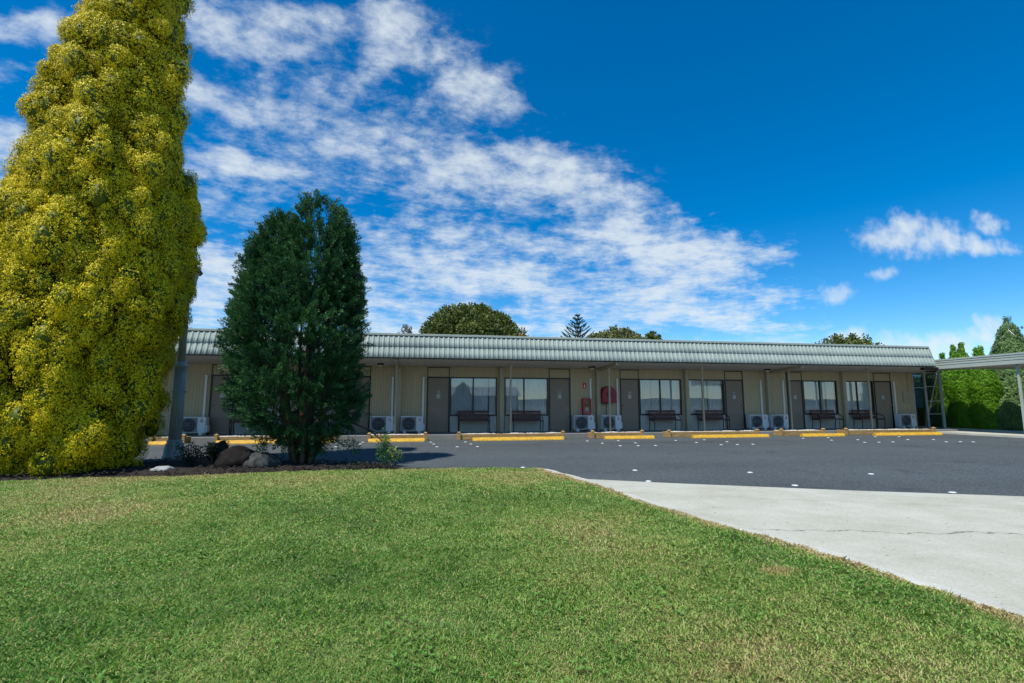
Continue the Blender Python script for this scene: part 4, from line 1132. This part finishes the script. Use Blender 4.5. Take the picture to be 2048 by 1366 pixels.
# dark conifer
def spray_tree(name, label, cat, base, prof, nspray, nleaf, slen, leaf, m, seed, ydepth=1., amp=.2, shell=.55, upb=.6, group=None, stems=(), inner=None, trunk=None, droop=0., lobes=()):
    rng = np.random.default_rng(seed)
    root = thing(name, label, cat, base, group=group)
    z, r, cx, th, Nn = surf_points(prof, nspray, rng)
    for lp_, ln_ in lobes:
        q_ = surf_points(lp_, ln_, rng); nspray += ln_
        z, r, cx, th = [np.concatenate([a_, b_]) for a_, b_ in zip((z, r, cx, th), q_[:4])]; Nn = np.concatenate([Nn, q_[4]])
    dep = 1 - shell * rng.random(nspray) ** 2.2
    rr_ = (r + lump(th, z, r, amp, .5, seed)) * dep
    C = np.stack([cx + np.cos(th) * rr_, np.sin(th) * rr_ * ydepth, z], 1)
    Dd = norm(Nn * 1.0 + np.array([0, 0, upb]) + rng.normal(0, .35, (nspray, 3)))
    ci = np.repeat(np.arange(nspray), nleaf); n = len(ci)
    t = rng.uniform(0, 1, n); SL = slen * rng.uniform(.5, 1.3, nspray)
    side = norm(rng.normal(size=(n, 3)))
    P = C[ci] + Dd[ci] * (SL[ci] * t)[:, None] + side * (SL[ci] * .22 * (1 - t * .7))[:, None] + np.array([0, 0, -droop]) * (t * t)[:, None]
    D = norm(Dd[ci] * 1.0 + side * .7)
    L_ = leaf[0] * rng.uniform(.6, 1.3, n); W_ = leaf[1] * rng.uniform(.7, 1.3, n)
    ct = rng.normal(.35, .16, nspray)
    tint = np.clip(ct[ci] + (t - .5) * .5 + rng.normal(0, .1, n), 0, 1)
    quads_np("crown", leaves(P, D, L_, W_, rng, Nn[ci] + side * .6 + np.array([0, 0, .3]), .45), m, root, tint)
    tb = MB()
    if trunk: tb.tube([(x, y, zz) for x, y, zz, _ in trunk], [q[3] for q in trunk], 10)
    for s in stems: tb.tube([(x, y, zz) for x, y, zz, _ in s], [q[3] for q in s], 6)
    if trunk or stems: tb.build("trunk", M['bark'], root)
    return root
DY = 10.5; db = aty(605, 925, DY)
rows = [(925, 590, 640), (905, 580, 650), (885, 562, 664), (860, 515, 694), (825, 468, 718), (780, 452, 728), (700, 448, 728), (640, 462, 726), (600, 490, 722), (560, 520, 718), (520, 545, 714), (480, 562, 706), (450, 576, 696), (425, 592, 682), (408, 608, 668)]
dprof = silhouette(rows, DY, db.x)
lobeL = silhouette([(640, 462, 610), (580, 470, 606), (530, 485, 606), (495, 500, 604), (470, 515, 600), (452, 535, 594), (440, 552, 586)], DY, db.x)
lobeR = silhouette([(640, 640, 728), (560, 650, 720), (500, 655, 714), (470, 662, 706), (455, 672, 696)], DY, db.x)
lobeL, lobeR = [[(z, max(.05, r - .12), c) for z, r, c in l_] for l_ in (lobeL, lobeR)]
dprof = [(z, max(.05, r - .15), c) for z, r, c in dprof]
rng_ = random.Random(4); stems = []
for k in range(9):
    a_ = k * .7; q = .28 + .12 * rng_.random()
    stems.append([(q * .5 * math.cos(a_), q * .5 * math.sin(a_), 0, .05), (q * 1.3 * math.cos(a_), q * 1.3 * math.sin(a_), 1.2, .04), (q * 1.9 * math.cos(a_) * .9, q * 1.8 * math.sin(a_), 2.6, .022), (q * 1.2 * math.cos(a_), q * 1.2 * math.sin(a_), 3.6, .010)])
# branch swinging out low to the right with green tufts
def loc(px, py, Y): p = aty(px, py, Y); return (p.x - db.x, Y - DY, p.z)
br1 = [(*loc(690, 840, 10.4), .022), (*loc(740, 860, 10.2), .018), (*loc(768, 885, 10.0), .014), (*loc(790, 912, 9.9), .008)]
br1b = [(*loc(735, 858, 10.2), .012), (*loc(760, 868, 10.1), .010), (*loc(788, 895, 10.0), .006)]
br2 = [(*loc(630, 885, 10.4), .022), (*loc(655, 870, 10.3), .018), (*loc(690, 893, 10.2), .010), (*loc(712, 888, 10.2), .006)]
br3 = [(*loc(560, 880, 10.3), .018), (*loc(535, 870, 10.2), .012), (*loc(522, 895, 10.1), .008)]
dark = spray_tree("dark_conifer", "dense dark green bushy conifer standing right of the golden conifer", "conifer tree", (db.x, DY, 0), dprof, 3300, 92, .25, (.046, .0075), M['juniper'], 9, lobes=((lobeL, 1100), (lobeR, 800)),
                  ydepth=.9, amp=.26, shell=.5, upb=.7, stems=stems + [br1, br1b, br2, br3], trunk=[(0, 0, -.05, .16), (0, 0, .8, .12), (.1, 0, 3.5, .05)])
def tuft(pts, n, spread, m, seed, parent, leaf=(.045, .011)):
    rng = np.random.default_rng(seed); C = np.array(pts)[rng.integers(0, len(pts), n)]
    u = rng.normal(size=(n, 3)); P = C + u * np.array(spread) * .5
    D = norm(norm(u) + np.array([0, 0, -.2]) + rng.normal(0, .3, (n, 3)))
    return quads_np("leaves", leaves(P, D, leaf[0] * rng.uniform(.6, 1.3, n), leaf[1] * rng.uniform(.7, 1.3, n), rng), m, parent, np.clip(rng.normal(.45, .2, n), 0, 1))
tuft([loc(768, 882, 10.0), loc(764, 900, 10.0), loc(775, 918, 9.95), loc(770, 908, 10)], 700, (.10, .10, .14), M['juniper'], 1, dark)
tuft([loc(795, 908, 9.9), loc(785, 900, 9.9), loc(772, 878, 10.0), loc(790, 914, 9.9)], 320, (.07, .07, .08), M['lime_and_sunlit'], 2, dark)  # paler leaves: sunlight on this branch tip is put into the colour
tuft([loc(708, 890, 10.2), loc(700, 886, 10.2), loc(712, 900, 10.2), loc(680, 890, 10.2)], 320, (.08, .08, .10), M['juniper'], 3, dark)
tuft([loc(522, 892, 10.1), loc(528, 880, 10.1), loc(516, 872, 10.1), loc(524, 900, 10.1)], 420, (.08, .08, .12), M['juniper'], 4, dark)

# low twiggy shrub by the lamp and tiny weeds in the bed
sb = aty(414, 925, 10.3)
sh = thing("low_shrub", "sprawling small dark leaved shrub right of the lamp post base", "shrub", (sb.x, 10.3, .03))
st = MB(); tips = []
rg = random.Random(8)
for k in range(20):
    a_ = rg.uniform(0, 6.28); l = rg.uniform(.25, .68); ex_ = math.cos(a_) * l * .9 - .08; ey = math.sin(a_) * l * .5; ez = rg.uniform(.12, .42)
    pts = [(0.12, 0, 0), (ex_ * .5, ey * .5, ez * .75), (ex_, ey, ez)]
    st.tube(pts, [.009, .006, .003], 5)
    for _ in range(6):
        t = rg.uniform(.4, 1.05); tips.append((ex_ * t, ey * t, ez * (t ** .5) + rg.uniform(-.03, .04)))
st.build("stem", M['bark'], sh)
tuft(tips, 2600, (.06, .05, .05), M['darkleaf'], 6, sh, (.035, .011)).name = "leaves"
wb = aty(705, 932, 9.75)
wd_ = thing("small_weed", "tiny spiky dark weed in the mulch right of the dark conifer", "weed", (wb.x, 9.75, .02))
tuft([(x_, 0, .02) for x_ in (-.12, -.05, .0, .08, .14)], 120, (.08, .05, .05), M['juniper'], 7, wd_, (.06, .006)).name = "leaves"

# ------------------------------------------------------------------ right-hand trees
def cone_prof(zb, zt, r, top=.02, belly=.35, e=1.0):
    out = []
    for k in range(14):
        t = k / 13
        rr_ = r * (min(1, .80 + t / belly * .2) if t < belly else max(top, (1 - ((t - belly) / (1 - belly)) ** (1.5 * e))))
        out.append((zb + (zt - zb) * t, rr_, 0))
    return out
HX = 25.0
hd = [(1884, 705, .62, "narrow bright green conifer in the hedge, the one farthest left beside the motel"),
      (1905, 687, .58, "bright green hedge conifer, left one of the close pair behind the walkway"),
      (1921, 684, .66, "bright green hedge conifer, right one of the close pair behind the walkway"),
      (1950, 693, .55, "slim bright green hedge conifer with its tip left of the blue green conifer, left twin"),
      (1960, 690, .60, "slim bright green hedge conifer with its tip left of the blue green conifer, right twin")]
for i, (px, pk, r, lab) in enumerate(hd):
    p = atx(px, pk, HX)
    clumpy_conifer("hedge_conifer", lab, "conifer tree", (HX, p.y, 0), [(z_, max(.02, min(r, .03 + .30 * (p.z - z_)) - .12), 0) for z_ in np.linspace(0, p.z - .1, 24)], 2200, 30, .065, (.055, .018), (M['hedge'], M['hedge']), 30 + i, amp=.05, group="bright green conifers making the hedge", trunk_r=.08)
p = atx(2014, 632, 26.6)
clumpy_conifer("blue_green_conifer", "broad blue green conifer with pointed top behind the walkway roof", "conifer tree", (26.6, p.y, 0),
    [(z_, max(.02, min(1.95, .42 * (p.z - z_)) - .10), 0) for z_ in np.linspace(.1, p.z - .12, 26)], 4200, 26, .09, (.075, .020), (M['spruce'], M['spruce']), 41, amp=.16)
clumpy_conifer("rounded_conifer", "rounded green conifer at the right edge below the walkway roof", "conifer tree", (27.3, 13.9, 0), [(z, r, 0) for z, r in ((0, 1.3), (1.0, 1.75), (2.4, 1.7), (3.3, 1.2), (3.9, .5), (4.05, .05))],
               1300, 34, .16, (.09, .028), (M['spruce'], M['spruce']), 44, amp=.18)
# low kerb edging under the hedge
tag(MB().box(23.55, 23.67, -4, 21, -.03, .11, .01).build("garden_kerb", M['kerb']), kind='structure')
flat("hedge_bed", [(23.67, -4), (60, -4), (60, 60), (23.67, 60)], .0, M['mulch'])
# tv antenna
p = atx(2016, 659, 24.2)
an = thing("tv_antenna", "rooftop television antenna with v shaped reflector above the walkway roof", "antenna", (p.x, p.y, 0))
MB().tube([(0, -1.4, 2.95), (0, -1.4, p.z + .02)], .012, 6).build("mast", M['grille'], an)
q = MB(); q.tube([(0, .0, p.z), (0, -1.5, p.z + .03)], .010, 6); 
for k in range(8):
    y_ = -.35 - k * .15; q.tube([(-.04, y_, p.z + .07), (.04, y_, p.z - .05)], .012, 5); q.tube([(.04, y_, p.z + .07), (-.04, y_, p.z - .05)], .012, 5)
q.build("boom", M['dark'], an)
q = MB(); q.tube([(0, 0, p.z), (.0, -.10, p.z + .30)], .010, 6); q.tube([(0, 0, p.z), (.0, -.20, p.z - .26)], .010, 6)
for k in range(1, 6):
    t = k / 5; q.tube([(-.12, -.10 * t, p.z + .30 * t), (.12, -.10 * t, p.z + .30 * t)], .006, 5); q.tube([(-.12, -.20 * t, p.z - .26 * t), (.12, -.20 * t, p.z - .26 * t)], .006, 5)
q.build("reflector", M['brass'], an)

# ------------------------------------------------------------------ trees behind the roof
def broad_tree(name, label, px0, px1, ptop, Y, m, seed, nclump=260, nleaf=80, leaf=.30, squash=1.0, zcut=3.0, lobes=9):
    rng = np.random.default_rng(seed)
    a, b, tpt = aty(px0, 672, Y), aty(px1, 672, Y), aty((px0 + px1) / 2, ptop, Y)
    w = (b.x - a.x) / 2; zb = zcut; cz = (tpt.z + zb) / 2; hz = (tpt.z - zb) / 2
    cx = (a.x + b.x) / 2
    root = thing(name, label, "tree", (cx, Y, 0))
    u = norm(rng.normal(size=(nclump, 3))); u[:, 2] = np.where(u[:, 2] < -.5, -u[:, 2], u[:, 2])
    rad = 1 - .35 * rng.random(nclump) ** 2
    dsp = np.array([1 + .22 * noise.noise(Vector(v) * 2.2 + Vector((seed, 0, 0))) for v in u])
    C = u * (rad * dsp)[:, None] * np.array([w * .93, w * .8, hz * .93]) + np.array([0, 0, cz])
    ci = np.repeat(np.arange(nclump), nleaf); n = len(ci)
    k = norm(rng.normal(size=(n, 3))) * (w * .13) * rng.uniform(.3, 1, n)[:, None]
    P = C[ci] + k
    D = norm(k + rng.normal(0, w * .05, (n, 3)) + np.array([0, 0, .02]))
    ct = rng.normal(.4, .2, nclump)
    quads_np("crown", leaves(P, D, leaf * rng.uniform(.6, 1.3, n), leaf * .32 * rng.uniform(.7, 1.3, n), rng, k / w * 4 + u[ci] * .6, .4), m, root, np.clip(ct[ci] + rng.normal(0, .12, n), 0, 1))
    t = MB().tube([(0, 0, 0), (.1, 0, cz * .6), (0, .1, cz)], [.28, .22, .12], 8)
    for q in range(5):
        an_ = q * 1.3; t.tube([(0, 0, cz * .5), (math.cos(an_) * w * .35, math.sin(an_) * w * .3, cz), (math.cos(an_) * w * .7, math.sin(an_) * w * .6, cz + hz * .5)], [.14, .08, .03], 6)
    t.build("trunk", M['bark'], root)
    return root
broad_tree("round_tree", "large rounded dark green broadleaf tree rising above the roof", 838, 1042, 617, 42, M['broad'], 61, 620, 90, .26)
broad_tree("round_tree", "pale olive rounded tree above the roof right of the island pine", 1172, 1286, 656, 40, M['olive'], 62, 300, 80, .20)
broad_tree("small_tree", "small dark tree top beside the pale olive tree above the roof", 1284, 1326, 664, 38, M['broad'], 63, 90, 60, .20)
broad_tree("leafy_tree", "leafy tree with uneven top showing above the roof's right part", 1636, 1750, 673, 36, M['broad'], 64, 110, 44, .24)
broad_tree("bare_tree", "thin greyish twiggy tree left of the large rounded tree", 786, 836, 650, 40, M['grey'], 65, 60, 26, .14)
broad_tree("rusty_shrub", "small rust coloured tree top just right of the large rounded tree", 1036, 1052, 664, 39, M['rust'], 66, 16, 30, .16)
# tip of another shrub at the left edge of the frame
pe = aty(-14, 470, 13)
spray_tree("garden_conifer", "slim yellow green conifer half hidden at the left edge behind the golden conifer", "conifer tree", (pe.x, 13, 0), [(0, .4, 0), (1.5, .55, 0), (4.0, .35, 0), (pe.z + .2, .05, 0)], 240, 30, .25, (.07, .014), M['lime_and_sunlit'], 77, trunk=[(0, 0, 0, .08), (0, 0, 4, .02)])
# Norfolk island pine
p = aty(1155, 628, 44)
ip = thing("island_pine", "dark symmetrical island pine with tiered branches above the roof", "pine tree", (p.x, 44, 0))
MB().tube([(0, 0, 0), (0, 0, p.z)], [.22, .02], 8).build("trunk", M['bark'], ip)
rng = np.random.default_rng(5); Ps = []; Ds = []
nt = 16
for k in range(nt):
    z_ = p.z - .22 - k * .38; l_ = min(.22 + .21 * k, 2.6)
    for b_ in range(6):
        a_ = b_ * math.pi / 3 + k * .5; d_ = np.array([math.cos(a_), math.sin(a_), 0])
        m_ = int(60 + 30 * k)
        t_ = rng.random(m_); P_ = np.array([0, 0, z_]) + d_ * (t_ * l_)[:, None] + np.array([0, 0, 1]) * ((t_ ** 1.6) * l_ * .55)[:, None] + rng.normal(0, .022, (m_, 3))
        Ps.append(P_); Ds.append(norm(d_ * .7 + np.array([0, 0, .6]) + rng.normal(0, .35, (m_, 3))))
Pq = np.concatenate(Ps); Dq = np.concatenate(Ds)
quads_np("crown", leaves(Pq, Dq,   .11 * rng.uniform(.6, 1.2, len(Pq)), .026 * np.ones(len(Pq)), rng), M['pine'], ip, rng.uniform(.1, .7, len(Pq)))

# ------------------------------------------------------------------ across the street: only mirrored in the room windows
hs = thing("neighbour_house", "cream weatherboard house across the street mirrored in the room windows", "house", (9, -48, 0))
MB().box(-7, 7, -5, 4, 0, 2.7).build("wall", M['pier'], hs)
q = MB().add([(-7.5, -5.5, 2.6), (7.5, -5.5, 2.6), (7.5, 4.5, 2.6), (-7.5, 4.5, 2.6), (-7.5, -.5, 4.2), (7.5, -.5, 4.2)], [(0, 1, 5, 4), (3, 4, 5, 2), (0, 4, 3), (1, 2, 5), (0, 3, 2, 1)]); q.build("roof", M['roofsheet'], hs)
for xx in (-4, 0, 4): MB().box(xx - .8, xx + .8, 4.0, 4.05, 1.0, 2.4).build("window", M['frame'], hs)
hl = MB(); vs = []; nh = 90
for i in range(nh + 1):
    x_ = -420 + 840 * i / nh; h_ = 5 + 3 * noise.noise(Vector((i * .13, 0, 0))) + 1.2 * noise.noise(Vector((i * .6, 3, 0)))
    vs += [(x_, -230, -1), (x_, -290, h_), (x_, -420, -1)]
hl.add(vs, [(3 * i, 3 * i + 1, 3 * i + 4, 3 * i + 3) for i in range(nh)] + [(3 * i + 1, 3 * i + 2, 3 * i + 5, 3 * i + 4) for i in range(nh)], True)
tag(hl.build("hills", mat("far_hill_scrub", (.05, .08, .03), rough=.95, var=.3, scale=.05)), kind='structure')
clumpy_conifer("street_conifer", "tall pointed conifer across the street mirrored in the left window", "conifer tree", (4.5, -16, 0), cone_prof(0, 3.1, .8), 500, 20, .3, (.25, .07), (M['juniper'], M['juniper']), 81, amp=.2)
